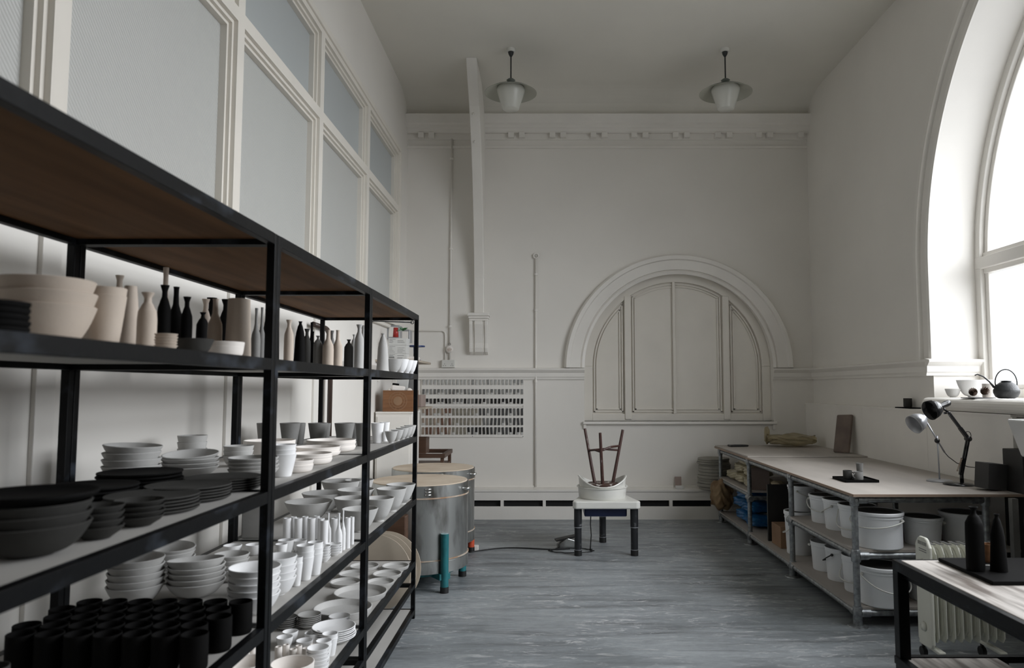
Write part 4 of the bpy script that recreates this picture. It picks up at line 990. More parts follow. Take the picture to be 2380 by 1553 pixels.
t = thing('splash_pan', 'white round plastic splash pan on the pottery wheel', 'splash pan', (wx - .02, wy - .03, .5055))
R = .232
bm = nb(); lathe(bm, [(0, 0), (R * .93, 0), (R * .965, .012), (R, .10), (R + .012, .104), (R + .012, .110), (R - .006, .110), (R * .95, .02), (0, .012)], seg=72); link('pan', bm, 'plastic', t, sharp=50)
bm = nb(); seg = 72; rows = []
for k in range(seg + 1):
    th = 2 * PI * k / seg; up = .112 + .088 * abs(math.cos(th)) ** 2.2
    rr = R - .012
    ring = [((rr) * math.cos(th), rr * math.sin(th), .10), ((rr + .006) * math.cos(th), (rr + .006) * math.sin(th), up), ((rr + .014) * math.cos(th), (rr + .014) * math.sin(th), up + .004), ((rr + .010) * math.cos(th), (rr + .010) * math.sin(th), up + .012), ((rr - .002) * math.cos(th), (rr - .002) * math.sin(th), up + .008), ((rr - .006) * math.cos(th), (rr - .006) * math.sin(th), .10)]
    rows.append([bm.verts.new(p) for p in ring])
for a_, b_ in zip(rows, rows[1:]):
    for k in range(6):
        f = bm.faces.new((a_[k], a_[(k + 1) % 6], b_[(k + 1) % 6], b_[k])); f.smooth = True
bmesh.ops.remove_doubles(bm, verts=bm.verts, dist=.0005)
link('splash_guard', bm, 'plastic', t, sharp=60)
bm = nb(); lathe(bm, [(0, .015), (.03, .015), (.03, .085), (.15, .09), (.15, .102), (0, .102)], seg=48); link('wheel_head', bm, 'silver', t, sharp=40)
t = thing('wooden_stool', 'dark brown three-legged stool upside down on the wheel', 'stool', (wx - .015, wy - .03, .6085))
bm = nb(); lathe(bm, [(0, 0), (.145, 0), (.155, .008), (.155, .026), (.145, .034), (0, .034)], seg=48); st = link('seat', bm, 'splat', t, sharp=40)
def legpts(b, tip): return (b[0], b[1], .02), tip
LG = [((-.075, .02), (-.165, .10, .545)), ((-.008, -.09), (-.035, -.17, .52)), ((.098, .03), (.205, .08, .535))]
for b, tip in LG:
    bm = nb(); tube(bm, [(b[0], b[1], .02), tip], [.0165, .0135], 14); link('leg', bm, 'stool', t, sharp=40)
def at(i, u):
    b, tip = LG[i]; return Vector((b[0] + (tip[0] - b[0]) * u, b[1] + (tip[1] - b[1]) * u, .02 + (tip[2] - .02) * u))
for i, j, ua, ub in ((0, 1, .60, .64), (1, 2, .66, .70), (2, 0, .62, .60)):
    bm = nb(); p, q = at(i, ua), at(j, ub); m_ = (p + q) / 2 + Vector((0, 0, .012)); tube(bm, [p, m_, q], .011, 10); link('stretcher', bm, 'stool', t)
# pedal, cables
t = thing('foot_pedal', 'grey metal foot pedal on the floor beside the wheel', 'foot pedal', (.22, 7.22, 0), .2)
bm = nb(); prism(bm, [(-.11, 0), (.11, 0), (.11, .06), (-.02, .10), (-.11, .045)], -.05, .05, 'y'); link('casing', bm, 'steel', t, bevel=.01)
bm = nb(); obox(bm, (-.13, 0, .075), (.10, 0, .115), .09, .014); link('treadle', bm, 'rubber', t)
bm = nb(); pts = []
for k in range(40):
    u = k / 39; X = -.72 + u * .95; pts.append((X, 6.98 + .10 * math.sin(u * 5) + .25 * u, .007))
tube(bm, pts, .006, 8); tag(link('power_cable', bm, 'rubber'), 'long black cable along the floor from kiln to wheel', 'cable')
bm = nb(); pts = [(.24 + .20 * math.cos(2 * PI * k / 30) * (1 + .1 * math.sin(3 * k)), 7.05 + .10 * math.sin(2 * PI * k / 30), .006 + .002 * (k % 3)) for k in range(50)]
tube(bm, pts, .0045, 8); tag(link('coiled_cable', bm, 'iron2'), 'thin grey cable coiled round the foot pedal', 'cable')
bm = nb(); box(bm, -.045, .045, -.03, .03, 0, .035); tag(link('white_eraser_block', bm, 'label', loc=(1.60, 8.82, .346), bevel=.004), 'small white block on the heater ledge', 'block')
bm = nb(); box(bm, -.04, .04, -.004, .004, 0, .11); o = link('card_square', bm, 'pinkcard', loc=(1.61, 8.96, .362)); o.rotation_euler = (-.15, 0, 0); tag(o, 'dull square card leaning on the wall above the ledge', 'card')
# plaster bats stacked on ledge
z = .3465
for k in range(12):
    h = .036 if k < 9 else .022; r = .19 - (.01 if k in (0, 11) else 0) + random.uniform(-.006, .006)
    if k in (3, 8): h = .02
    bm = nb(); lathe(bm, [(0, 0), (r - .006, 0), (r, .006), (r, h - .006), (r - .006, h), (0, h)], seg=56)
    o = link('plaster_bat', bm, 'bat', loc=(2.01 + random.uniform(-.012, .012), 8.80, z)); z += h - .001 + .002
    for p in o.data.polygons: p.use_smooth = False
    tag(o, 'round grey plaster bat in the pile by the workbench, %s' % (['lowest', 'second from the bottom', 'third from the bottom', 'fourth from the bottom', 'fifth from the bottom', 'sixth from the bottom'] + ['sixth from the top', 'fifth from the top', 'fourth from the top', 'third from the top', 'second from the top', 'topmost'])[k], 'bat', 'pile of plaster bats')

# ================================================================== WORKBENCH
BX0, BX1, BY0, BY1 = 2.036, 2.90, 4.87, 8.62
PY = [4.87, 6.12, 7.37, 8.57]
TZ = .86
t = thing('workbench', 'long workbench of galvanised tube with plywood top along right wall', 'workbench', (BX0, BY0, 0))
def tb(name, pts, r=.0215, m='galv', parent=t):
    bm = nb(); tube(bm, [(x - BX0, y - BY0, z) for x, y, z in pts], r, 16); return link(name, bm, m, parent, sharp=40)
def bb(name, m, *bs, parent=t, bevel=0):
    bm = nb()
    for b in bs: box(bm, b[0] - BX0, b[1] - BX0, b[2] - BY0, b[3] - BY0, b[4], b[5])
    return link(name, bm, m, parent, bevel=bevel)
bb('table_top', 'bench', (BX0 - .035, 3.105, 4.80, 5.02, TZ - .018, TZ), (BX0 - .035, 3.198, 5.02, 6.88, TZ - .018, TZ), bevel=.002)
bb('table_top', 'bench', (BX0 - .035, 3.198, 6.884, 8.70, TZ - .018, TZ + .001), bevel=.002)
bb('top_overlay', 'bench', (BX0 - .03, 3.198, 7.30, 8.70, TZ + .002, TZ + .014), bevel=.002)
bb('edge_strip', 'plyedge', (BX0 - .036, 3.198, 4.796, 4.80, TZ - .018, TZ - .001)); bb('edge_strip', 'plyedge', (BX0 - .039, BX0 - .035, 4.80, 8.70, TZ - .018, TZ - .001))
zr, zm, zb = TZ - .045, .452, .085
for y in PY:
    for x in (BX0, BX1):
        p = tb('post', [(x, y, .012), (x, y, zr)])
        bm = nb(); lathe(bm, [(0, 0), (.065, 0), (.062, .006), (.03, .010), (.029, .07), (0, .07)], seg=28, cx=x - BX0, cy=y - BY0); link('floor_flange', bm, 'galv', p, sharp=40)
        if x == BX0 or y == PY[0]:
            for z in (zr, zm, zb):
                bm = nb()
                lathe(bm, [(0, -.04), (.028, -.04), (.030, -.035), (.030, .035), (.028, .04), (0, .04)], seg=20, cx=x - BX0, cy=y - BY0, cz=z)
                if y < PY[3]: tube(bm, [(x - BX0, y - BY0 + .02, z), (x - BX0, y - BY0 + .07, z)], .028, 16)
                if y > PY[0]: tube(bm, [(x - BX0, y - BY0 - .07, z), (x - BX0, y - BY0 - .02, z)], .028, 16)
                sx = 1 if x == BX0 else -1
                if y == PY[0]: tube(bm, [(x - BX0 + sx * .02, y - BY0, z), (x - BX0 + sx * .08, y - BY0, z)], .028, 16)
                lathe(bm, [(0, 0), (.011, 0), (.011, .006), (0, .006)], seg=10, rot=Matrix.Rotation(PI / 2, 4, 'X'), cx=x - BX0, cy=y - BY0 - .029, cz=z)
                link('tube_fitting', bm, 'galv', p, sharp=40)
for z in (zr, zb):
    tb('rail', [(BX0, PY[0], z), (BX0, PY[3], z)]); tb('rail', [(BX1, PY[0], z), (BX1, PY[3], z)])
tb('rail', [(BX0, PY[0], zm), (BX0, PY[1], zm)]); tb('rail', [(BX0, PY[2], zm + .03), (BX0, PY[3], zm + .03)])
for y in PY:
    for z in (zr, zm, zb): tb('cross_rail', [(BX0, y, z), (BX1, y, z)])
bb('lower_shelf', 'bench', (BX0 - .02, 3.19, PY[0] - .01, PY[1] + .02, zm + .022, zm + .04)); bb('lower_shelf', 'bench', (BX0 - .02, 3.19, PY[2], PY[3], zm + .052, zm + .07))
bb('bottom_shelf', 'bench', (BX0 - .02, 3.19, PY[0] - .01, PY[1] + .02, zb + .022, zb + .038)); bb('bottom_shelf', 'bench', (BX0 - .02, 3.19, PY[1] + .022, PY[3], zb + .022, zb + .038))
SM, SB, SM2 = zm + .041, zb + .039, zm + .071
# buckets
def bucket(x, y, z, r, h, label, lid=True, ha=-2.2, drop=1.0, taper=.86, group='white plastic buckets under the workbench', hm='plastic'):
    t = thing('bucket', label, 'bucket', (x, y, z), group=group)
    bm = nb(); R0 = r * taper
    o = [(R0 * .97, 0), (R0, .006), (r * .955, h * .82), (r * .96, h * .83), (r * .985, h * .84), (r * .985, h * .87), (r * .97, h * .875), (r * .975, h * .93), (r, h * .935), (r, h * .985)]
    lathe(bm, [(0, 0)] + o + [(r * .96, h * .985), (R0 * .95, .01), (0, .01)], seg=48); link('pail', bm, 'bucket', t, sharp=35)
    if lid:
        bm = nb(); lathe(bm, [(r * 1.0, h * .92), (r * 1.025, h * .925), (r * 1.03, h * .99), (r * 1.01, h * 1.01), (r * .95, h * 1.01), (r * .93, h * .985), (0, h * .98)], seg=48); l = link('lid', bm, 'bucket', t, sharp=35)
        bm = nb(); lathe(bm, [(0, h * .982), (r * .92, h * .987), (r * .92, h * .992), (0, h * .990)], seg=40); link('lid_panel', bm, 'lid', l, sharp=35)
    # bail handle: hangs from two lugs
    bm = nb(); pts = []; zl = h * .80
    for k in range(25):
        th = PI * k / 24; u = math.cos(th); s = math.sin(th)
        out = r * 1.035 + .012; dr = drop
        # arc hinged on the axis along ha, swung down on one side
        ax = Vector((math.cos(ha), math.sin(ha), 0)); pe = Vector((-math.sin(ha), math.cos(ha), 0))
        swing = math.radians(62 * dr)
        p = ax * (out * u) + (pe * math.cos(swing) - Vector((0, 0, 1)) * math.sin(swing)) * (s * out * 1.02)
        hp = Vector((p.x, p.y, 0)); L_ = hp.length; mn = r * 1.0 + .012
        if L_ < mn: hp = hp * (mn / max(L_, 1e-4))
        pts.append((hp.x, hp.y, zl + p.z))
    tube(bm, pts, .0045, 8)
    for s in (1, -1):
        bmesh.ops.create_uvsphere(bm, u_segments=10, v_segments=6, radius=.011, matrix=Matrix.Translation((s * (r * 1.0 + .006) * math.cos(ha), s * (r * 1.0 + .006) * math.sin(ha), zl)))
    link('handle', bm, hm, t)
    return t
bucket(2.225, 5.86, SM, .128, .212, 'white lidded bucket on the middle bench shelf, farthest of four in front', ha=2.5, drop=.5)
bucket(2.225, 5.57, SM, .128, .222, 'white lidded bucket on the middle bench shelf, third from the corner post', ha=.7, drop=.45)
bucket(2.225, 5.275, SM, .128, .228, 'white lidded bucket on the middle bench shelf, second from the corner post', ha=2.2, drop=.85)
bucket(2.235, 4.975, SM, .158, .233, 'widest white bucket on the middle bench shelf at the corner post', ha=-.9 + PI, drop=.25, taper=.95)
bucket(2.57, 5.05, SM, .128, .185, 'white bucket in shade on the middle bench shelf, right of the widest one', ha=-.4, drop=.35, lid=True)
bucket(2.90 - .02, 5.10, SM, .15, .205, 'white bucket on the middle bench shelf nearest the wall', ha=-.5, drop=.3) 
bucket(2.225, 5.86, SB, .128, .222, 'white open bucket on the bottom bench shelf, farthest of four in front', lid=False, ha=-.5, drop=.2)
bucket(2.225, 5.56, SB, .128, .241, 'white open bucket on the bottom bench shelf with grey wire handle', lid=False, ha=.6, drop=.5, hm='iron2')
bucket(2.23, 5.25, SB, .132, .253, 'white open bucket on the bottom bench shelf, second from the corner post', lid=False, ha=2, drop=.9)
bucket(2.245, 4.96, SB, .16, .250, 'widest white bucket on the bottom bench shelf at the corner post', lid=True, ha=.3 + PI, drop=.55, taper=.95)
bucket(2.60, 5.05, SB, .14, .235, 'white bucket deep on the bottom bench shelf', lid=True, ha=0, drop=.5)
bucket(2.20, 6.42, SB, .125, .36, 'white lidded bucket carrying another one, middle bay of the bench', ha=1.0, drop=.9)
bucket(2.225, 6.42, SB + .366, .115, .215, 'white bucket standing on top of another, middle bay of the bench', ha=-2.2, drop=.4)
bm = nb(); lathe(bm, [(0, 0), (.10, 0), (.10, .29), (.09, .30), (0, .30)], seg=40); tag(link('white_drum', bm, 'bucket', loc=(2.50, 5.80, SM), sharp=40), 'plain white drum behind the far front bucket', 'drum')
bm = nb(); lathe(bm, [(0, 0), (.13, 0), (.13, .29), (.12, .30), (0, .30)], seg=40); tag(link('grey_drum', bm, 'conc', loc=(2.52, 5.76, SB), sharp=40), 'grey-green drum on the bottom bench shelf behind the buckets', 'drum')
# bags
def pillow(name, loc, sx, sy, sz, m, seed, rz=0, amp=.12):
    bm = nb(); bmesh.ops.create_cube(bm, size=1); bmesh.ops.subdivide_edges(bm, edges=bm.edges, cuts=7, use_grid_fill=True)
    rg = random.Random(seed); ph = [rg.uniform(0, 6) for _ in range(6)]
    for v in bm.verts:
        p = v.co; ex = max(abs(p.x), abs(p.y)) * 2
        pin = 1 - .75 * max(0, ex - .35) ** 1.5
        z = p.z * pin
        x = p.x * (1 - .12 * abs(p.y * 2) ** 2); y = p.y * (1 - .12 * abs(p.x * 2) ** 2)
        z += amp * .5 * math.sin(9 * p.x + ph[0]) * math.sin(8 * p.y + ph[1]) + amp * .3 * math.sin(19 * p.x + ph[2] + 5 * p.y)
        x += amp * .2 * math.sin(14 * p.z + 9 * p.y + ph[3]); y += amp * .25 * math.sin(12 * p.x + 11 * p.z + ph[4])
        v.co = (x * sx, y * sy, (z + .5) * sz)
    mn = min(v.co.z for v in bm.verts)
    for v in bm.verts: v.co.z -= mn
    for f in bm.faces: f.smooth = True
    o = link(name, bm, m, loc=loc, sub=1); o.rotation_euler.z = rz; return o
for i, (x, y, z, lab) in enumerate(((2.20, 7.62, 0, 'clay bag at the bottom near end'), (2.20, 7.95, 0, 'clay bag at the bottom, middle'), (2.20, 8.28, 0, 'clay bag at the bottom far end'),
                               (2.21, 7.66, .105, 'clay bag in the second layer, near'), (2.22, 8.04, .105, 'clay bag in the second layer, far'), (2.21, 7.80, .205, 'clay bag on top of the pile'))):
    o = pillow('clay_bag', (x, y, SM2 + z), .28, .31, .105, 'claybag', i, .1 * (i % 3 - 1)); tag(o, 'cream ' + lab + ' in the far bench bay', 'clay bag', 'cream clay bags')
for i, (x, y, z, lab) in enumerate(((2.21, 7.62, 0, 'blue bag at the bottom near the post'), (2.21, 7.96, 0, 'blue bag at the bottom, middle'), (2.21, 7.72, .12, 'blue bag in the second layer, near'), (2.22, 8.06, .12, 'blue bag in the second layer, far'), (2.21, 7.85, .24, 'topmost blue bag'))):
    o = pillow('blue_bag', (x, y, SB + z), .27, .31, .12, 'bluebag', 20 + i, .08 * i); tag(o, lab + ' in the far bench bay', 'bag', 'blue plastic bags')
bm = nb(); box(bm, -.10, .10, -.012, .012, 0, .22); tag(link('pinkish_offcut', bm, 'pinkcard', loc=(2.16, 7.45, SM2)), 'dusty pink board standing before the clay bags', 'board')
o = pillow('paper_sack', (2.02, 8.47, SB), .20, .24, .33, 'paper', 44, .3, .22)
tag(o, 'crumpled brown paper sack bulging from the far end of the bench', 'sack')
bm = nb(); box(bm, -.13, .13, -.13, .13, 0, .19); tag(link('cardboard_box', bm, 'card', loc=(2.22, 6.72, SB), bevel=.003), 'open brown box on the bottom shelf of the middle bench bay', 'box')
bm = nb(); box(bm, -.12, .12, -.015, .015, 0, .52); o = link('dark_board', bm, 'darkpanel', loc=(2.20, 6.93, SB)); tag(o, 'dark board standing upright in the middle bench bay', 'board')
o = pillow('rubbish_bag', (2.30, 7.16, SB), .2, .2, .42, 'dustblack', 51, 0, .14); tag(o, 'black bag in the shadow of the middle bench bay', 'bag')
o = pillow('yellow_wrapper', (2.25, 7.13, SB + .46), .1, .12, .06, 'yellow', 57, .5, .2); tag(o, 'yellow plastic wrapper on the black bag', 'wrapper')
# on the bench
ZT = TZ + .001; ZT2 = TZ + .015
x, y = onz(1718, 1028, ZT2)
y = 8.48; x = 2.22
t = thing('black_device', 'flat black handset lying at the far end of the bench', 'handset', (x, y, ZT2), .15); B('body', 'gloss', t, (-.11, .11, -.05, .05, 0, .022), bevel=.008); B('display', 'mid', t, (-.05, .05, -.03, .02, .0225, .024))
o = pillow('plastic_bag', (2.84, 8.50, ZT2), .52, .34, .12, 'film', 61, -.1, .34); tag(o, 'crumpled yellowish plastic bag at the far bench corner', 'bag')
o = pillow('plastic_offcut', (2.60, 8.62, ZT2), .06, .05, .19, 'yellow', 66, 0, .2); tag(o, 'upright twist of yellow plastic beside the crumpled bag', 'plastic')
bm = nb(); box(bm, -.018, .018, -.10, .10, 0, .40); o = link('wooden_slab', bm, 'slab', bevel=.014); o.location = (3.06, 7.60, ZT2 + .006); o.rotation_euler = (math.radians(-3), math.radians(13), .42); o['label'] = ''
tag(o, 'brown worn slab leaning on the white splashback', 'slab')
# tray with cups
x, y = onz(1988, 1117, ZT)
t = thing('square_tray', 'small square black tray carrying dark cups on the bench', 'tray', (x, y, ZT), .0)
bm = nb(); a = .12
prism(bm, [(-a, -a), (a, -a), (a, a), (-a, a)], 0, .008, 'z'); link('base', bm, 'black', t)
B('rim', 'black', t, (-a, a, -a - .004, -a, 0, .018), (-a, a, a, a + .004, 0, .018), (-a - .004, -a, -a, a, 0, .018), (a, a + .004, -a, a, 0, .018))
def mug(loc, r, h, m, label, ha, cat='cup'):
    t = thing('cup', label, cat, loc); bm = nb(); lathe(bm, prof_of('beaker', r, h), seg=36); link('body', bm, m, t, sharp=50)
    if ha is not None:
        bm = nb(); ax = Vector((math.cos(ha), math.sin(ha), 0))
        tube(bm, [tuple(ax * (r + .0 + .022 * math.sin(PI * k / 8)) + Vector((0, 0, h * (.25 + .55 * k / 8)))) for k in range(9)], .004, 8); link('handle', bm, m, t)
mug((x - .045, y + .03, ZT + .009), .032, .062, 'dark', 'dark cup with handle at the back of the small tray', -.5)
mug((x + .01, y - .035, ZT + .009), .033, .060, 'mid', 'grey cup with handle at the front of the small tray', -2.8)
pot('tumbler', 'mid', x + .05, y + .035, ZT + .009, .026, .115, 'tall grey tapering bottle on the small tray')
# desk lamps
def lamp_silver():
    x, y = onz(2184, 1119, ZT)
    t = thing('desk_lamp', 'silver desk lamp with round base and straight pole on the bench', 'lamp', (x, y, ZT))
    bm = nb(); lathe(bm, [(0, 0), (.088, 0), (.088, .008), (.075, .014), (0, .016)], seg=44); link('base', bm, 'silver', t, sharp=40)
    bm = nb(); tube(bm, [(-.0, 0, .015), (-.006, 0, .335)], .0055, 12); link('pole', bm, 'silver', t)
    j = Vector((-.008, -.008, .30))
    bm = nb(); bmesh.ops.create_uvsphere(bm, u_segments=20, v_segments=12, radius=.019, matrix=Matrix.Translation(j + Vector((-.01, -.012, 0)))); 
    for f in bm.faces: f.smooth = True
    link('joint_knob', bm, 'gloss', t)
    d = Vector((-.07, 0, .125)).normalized(); a0 = j - d * .10; a1 = j + d * .17
    bm = nb(); tube(bm, [a0, a1], .006, 12); link('arm', bm, 'silver', t)
    sd = Vector((-.83, -.22, -.46)).normalized()   # direction the shade opens
    rot = Vector((0, 0, 1)).rotation_difference(sd).to_matrix().to_4x4()
    o = a1 + Vector((.005, 0, .03))
    bm = nb(); lathe(bm, [(0, -.06), (.018, -.058), (.022, -.05), (.024, .02), (.03, .032)], seg=32, rot=rot, cx=o.x, cy=o.y, cz=o.z); link('lamp_holder', bm, 'silver', t)
    bm = nb(); lathe(bm, [(.026, .025), (.045, .04), (.064, .075), (.072, .13), (.070, .13), (.062, .076), (.043, .043), (.024, .03)], seg=44, rot=rot, cx=o.x, cy=o.y, cz=o.z); link('lamp_shade', bm, 'silver', t)
    bm = nb(); p0 = a0; tube(bm, [p0, p0 + Vector((.02, -.01, -.03)), p0 + Vector((.07, -.03, -.075)), p0 + Vector((.14, -.05, -.10)), p0 + Vector((.26, -.02, -.115))], .003, 8); link('cord', bm, 'iron2', t)
lamp_silver()
def lamp_black():
    x, y = onz(2228, 1127, ZT); y = max(y, 4.90)
    t = thing('desk_lamp', 'glossy black spring-arm desk lamp on the bench corner', 'lamp', (x, y, ZT))
    k = y / FPX
    def P(px, py, dy=0): X, Z = ony(px, py, y + dy); return Vector((X - x, dy, Z - ZT))
    bm = nb(); lathe(bm, [(0, 0), (.098, 0), (.10, .006), (.09, .014), (.03, .02), (0, .02)], seg=44); link('base', bm, 'gloss', t, sharp=40)
    bm = nb(); tube(bm, [(P(2236, 1123).x, 0, .018), P(2235, 1098)], .013, 14); link('pivot', bm, 'gloss', t)
    lo0, lo1 = P(2234, 1104), P(2250, 1020)
    bm = nb(); 
    for s in (-.012, .012): obox(bm, lo0 + Vector((0, s, 0)), lo1 + Vector((0, s, 0)), .013, .013)
    obox(bm, lo0 + Vector((-.004, 0, .0)), P(2238, 1065), .022, .018)
    link('lower_arm', bm, 'gloss', t, bevel=.001)
    bm = nb(); pts = []
    a, b = P(2222, 1095), P(2233, 1066)
    for q in range(60):
        u = q / 59; c = a.lerp(b, u); pts.append((c.x + .006 * math.cos(q * 1.9), c.y - .012 + .006 * math.sin(q * 1.9), c.z))
    tube(bm, pts, .0016, 5); link('spring', bm, 'rust', t)
    bm = nb(); lathe(bm, [(0, -.02), (.018, -.02), (.018, .02), (0, .02)], seg=24, rot=Matrix.Rotation(PI / 2, 4, 'X'), cx=lo1.x, cy=0, cz=lo1.z); link('elbow', bm, 'gloss', t)
    up1 = P(2205, 960)
    bm = nb(); obox(bm, lo1, up1, .012, .012); obox(bm, lo1.lerp(up1, .03), lo1.lerp(up1, .42), .028, .022); obox(bm, lo1.lerp(up1, .42), lo1.lerp(up1, .97), .022, .018); link('upper_arm', bm, 'gloss', t, bevel=.001)
    bm = nb(); tube(bm, [lo1 + Vector((.0 + .022 * math.cos(a_), 0, .022 + .03 * math.sin(a_))) for a_ in [-.9 + 3.6 * q / 14 for q in range(15)]], .0025, 6); link('cord', bm, 'rubber', t)
    o = P(2186, 944); sd = Vector((-.86, -.2, -.30)).normalized(); rot = Vector((0, 0, 1)).rotation_difference(sd).to_matrix().to_4x4()
    bm = nb(); tube(bm, [up1, up1.lerp(o, .6), o - sd * .03], .008, 10); tube(bm, [up1 + Vector((-.035, 0, -.002)), up1 + Vector((.01, 0, .004))], .007, 8); link('shade_bracket', bm, 'gloss', t)
    bm = nb(); lathe(bm, [(0, -.085), (.014, -.083), (.022, -.072), (.024, -.05), (.020, 0), (.024, .012)], seg=32, rot=rot, cx=o.x, cy=o.y, cz=o.z); link('lamp_holder', bm, 'gloss', t)
    bm = nb(); lathe(bm, [(.022, .005), (.045, .02), (.064, .055), (.071, .10), (.069, .10), (.061, .056), (.043, .023), (.02, .01)], seg=44, rot=rot, cx=o.x, cy=o.y, cz=o.z); link('lamp_shade', bm, 'gloss', t)
lamp_black()
x, y = onz(2292, 1122, ZT); 
t = thing('dark_box', 'dark grey box tipped against the splashback at the bench end', 'box', (3.012, 4.99, ZT + .002), .12)
B('body', 'dustblack', t, (-.068, .068, -.065, .07, 0, .172), bevel=.003); t.rotation_euler = (0, math.radians(5), .12)
t.location.z = ZT + .009
# ledge and sill items
x, y = 3.245, 6.55
t = thing('black_slab', 'thin black slate on the splashback ledge', 'slate', (x, y, 1.368)); B('slate', 'black', t, (-.05, .045, -.14, .14, 0, .01), bevel=.001)
pot('beaker', 'dark', 3.245, 6.55, 1.379, .036, .078, 'small dark cup on the black slate on the ledge')
SZ = WIN_SILL + .1045
def sill(px, X, py_=925):
    Y = X * FPX / (px - VX); return X, Y
def spot(kind, m, px, X, w, ytop, lab):
    Y = X * FPX / (px - VX); r = w / 2 * dep(Y, SZ) / FPX; h = ony(px, ytop, Y)[1] - SZ; pot(kind, m, X, Y, SZ, r, h, lab, 'pots on the window sill')
spot('bowl', 'grey', 2211.5, 3.33, 33, 904, 'small grey bowl at the left end of the window sill')
spot('bowl', 'white', 2264, 3.50, 78, 884, 'large pale bowl on the window sill behind pine cones')
spot('beaker', 'ivory', 2298, 3.40, 32, 892, 'cream cup between big bowl and teapot on the sill')
def cone(loc, s, lab, rx):
    bm = nb(); bmesh.ops.create_uvsphere(bm, u_segments=14, v_segments=10, radius=s * .50)
    N = 90
    for k in range(N):
        z = 1 - 2 * (k + .5) / N; th = k * 2.39996; rr = math.sqrt(1 - z * z)
        n = Vector((rr * math.cos(th), rr * math.sin(th), z * .9)); tdir = Vector((-math.sin(th), math.cos(th), 0)); c = n * s * .48; tip = n * s + Vector((0, 0, s * .25))
        v = [bm.verts.new(c + tdir * s * .14), bm.verts.new(tip + tdir * s * .12), bm.verts.new(tip + n * s * .08 + Vector((0, 0, s * .06))), bm.verts.new(tip - tdir * s * .12), bm.verts.new(c - tdir * s * .14), bm.verts.new(c + Vector((0, 0, -s * .12)))]
        bm.faces.new((v[0], v[1], v[2])); bm.faces.new((v[0], v[2], v[3], v[4])); bm.faces.new((v[0], v[4], v[5])); bm.faces.new((v[1], v[0], v[5])); bm.faces.new((v[3], v[5], v[4])); bm.faces.new((v[1], v[5], v[3], v[2]))
    o = link('pine_cone', bm, 'cone', loc=loc); o.rotation_euler = (rx, .5, 0); tag(o, lab, 'pine cone', 'pine cones on the sill')
X = 3.27; Y1 = X * FPX / (2260 - VX); Y2 = X * FPX / (2278 - VX)
bm = nb(); box(bm, -.09, .07, -.09, .09, 0, .006); tag(link('small_slate', bm, 'dustblack', loc=(X, (Y1 + Y2) / 2 - .02, SZ - .002)), 'thin dark slate under the pine cones on the sill', 'slate')
cone((X, Y1 + .02, SZ + .043), .031, 'left pine cone on the sill slate', 1.2); cone((X, Y2 - .03, SZ + .046), .034, 'right pine cone on the sill slate', .4)
def teapot():
    X = 3.30; Y = X * FPX / (2336 - VX); t = thing('teapot', 'black cast-iron teapot with tall hoop handle and thin spout on sill', 'teapot', (X, Y, SZ)); r = 27 * dep(Y, SZ) / FPX
    bm = nb(); lathe(bm, [(0, 0), (r * .6, 0), (r * .85, r * .15), (r, r * .5), (r, r * .72), (r * .985, r * .76), (r * .8, r * 1.15), (r * .5, r * 1.38), (r * .3, r * 1.45), (0, r * 1.46)], seg=44); link('body', bm, 'iron2', t)
    bm = nb(); lathe(bm, [(0, r * 1.44), (r * .42, r * 1.44), (r * .44, r * 1.52), (0, r * 1.56)], seg=32); link('lid', bm, 'iron2', t)
    u = Vector((1, -.35, 0)).normalized()
    bm = nb(); pts = []
    for k in range(26):
        a = PI * (-.12 + 1.20 * k / 25); pts.append(tuple(u * (r * .82 * math.cos(a)) + Vector((0, 0, r * 1.35 + r * 1.15 * math.sin(a)))))
    tube(bm, pts, [.0045] * 26, 10); link('handle', bm, 'iron2', t)
    bm = nb(); pts = [-u * r * .9 + Vector((0, 0, r * .95)), -u * r * 1.25 + Vector((0, 0, r * 1.45)), -u * r * 1.7 + Vector((0, 0, r * 1.9)), -u * r * 2.15 + Vector((0, 0, r * 2.1)), -u * r * 2.35 + Vector((0, 0, r * 2.0))]
    tube(bm, pts, [.009, .006, .005, .0045, .004], 12); link('spout', bm, 'iron2', t)
teapot()
# sink at the right edge
t = thing('ceramic_sink', 'white tapered ceramic sink cut by the right edge of the picture', 'sink', (3.08, 4.08, 0))
bm = nb(); prism(bm, [(-.25, 1.36), (.215, 1.36), (.215, 1.13), (-.17, 1.13)], -.42, .42, 'y'); link('basin', bm, 'ceramic', t, bevel=.012)
B('dark_block', 'darkpanel', t, (-.08, .2, -.35, .35, 0, 1.13))  # block added to make the region below the basin dark
t = thing('cupboard', 'dark narrow box added for the dark area between the bench end and the sink', 'cupboard', (3.16, 4.90, 0))  # added box that fills the dark area beside the bench end
B('body', 'darkpanel', t, (-.045, .135, -.10, .11, 0, 1.14), bevel=.004); B('door', 'darkpanel', t, (-.038, .12, -.112, -.10, .05, 1.11), bevel=.003)
bm = nb(); tube(bm, [(3.25, 4.72, 1.1), (3.12, 4.75, .95), (3.06, 4.74, .7), (3.10, 4.73, .4), (3.06, 4.72, .01)], .006, 8); tag(link('hanging_cable', bm, 'rubber'), 'black cable hanging down beside the bench end', 'cable')
bm = nb(); box(bm, 2.99, 3.03, 4.73, 4.77, 0, .84); tag(link('timber_post', bm, 'mid'), 'grey timber upright at the end of the bench', 'post')

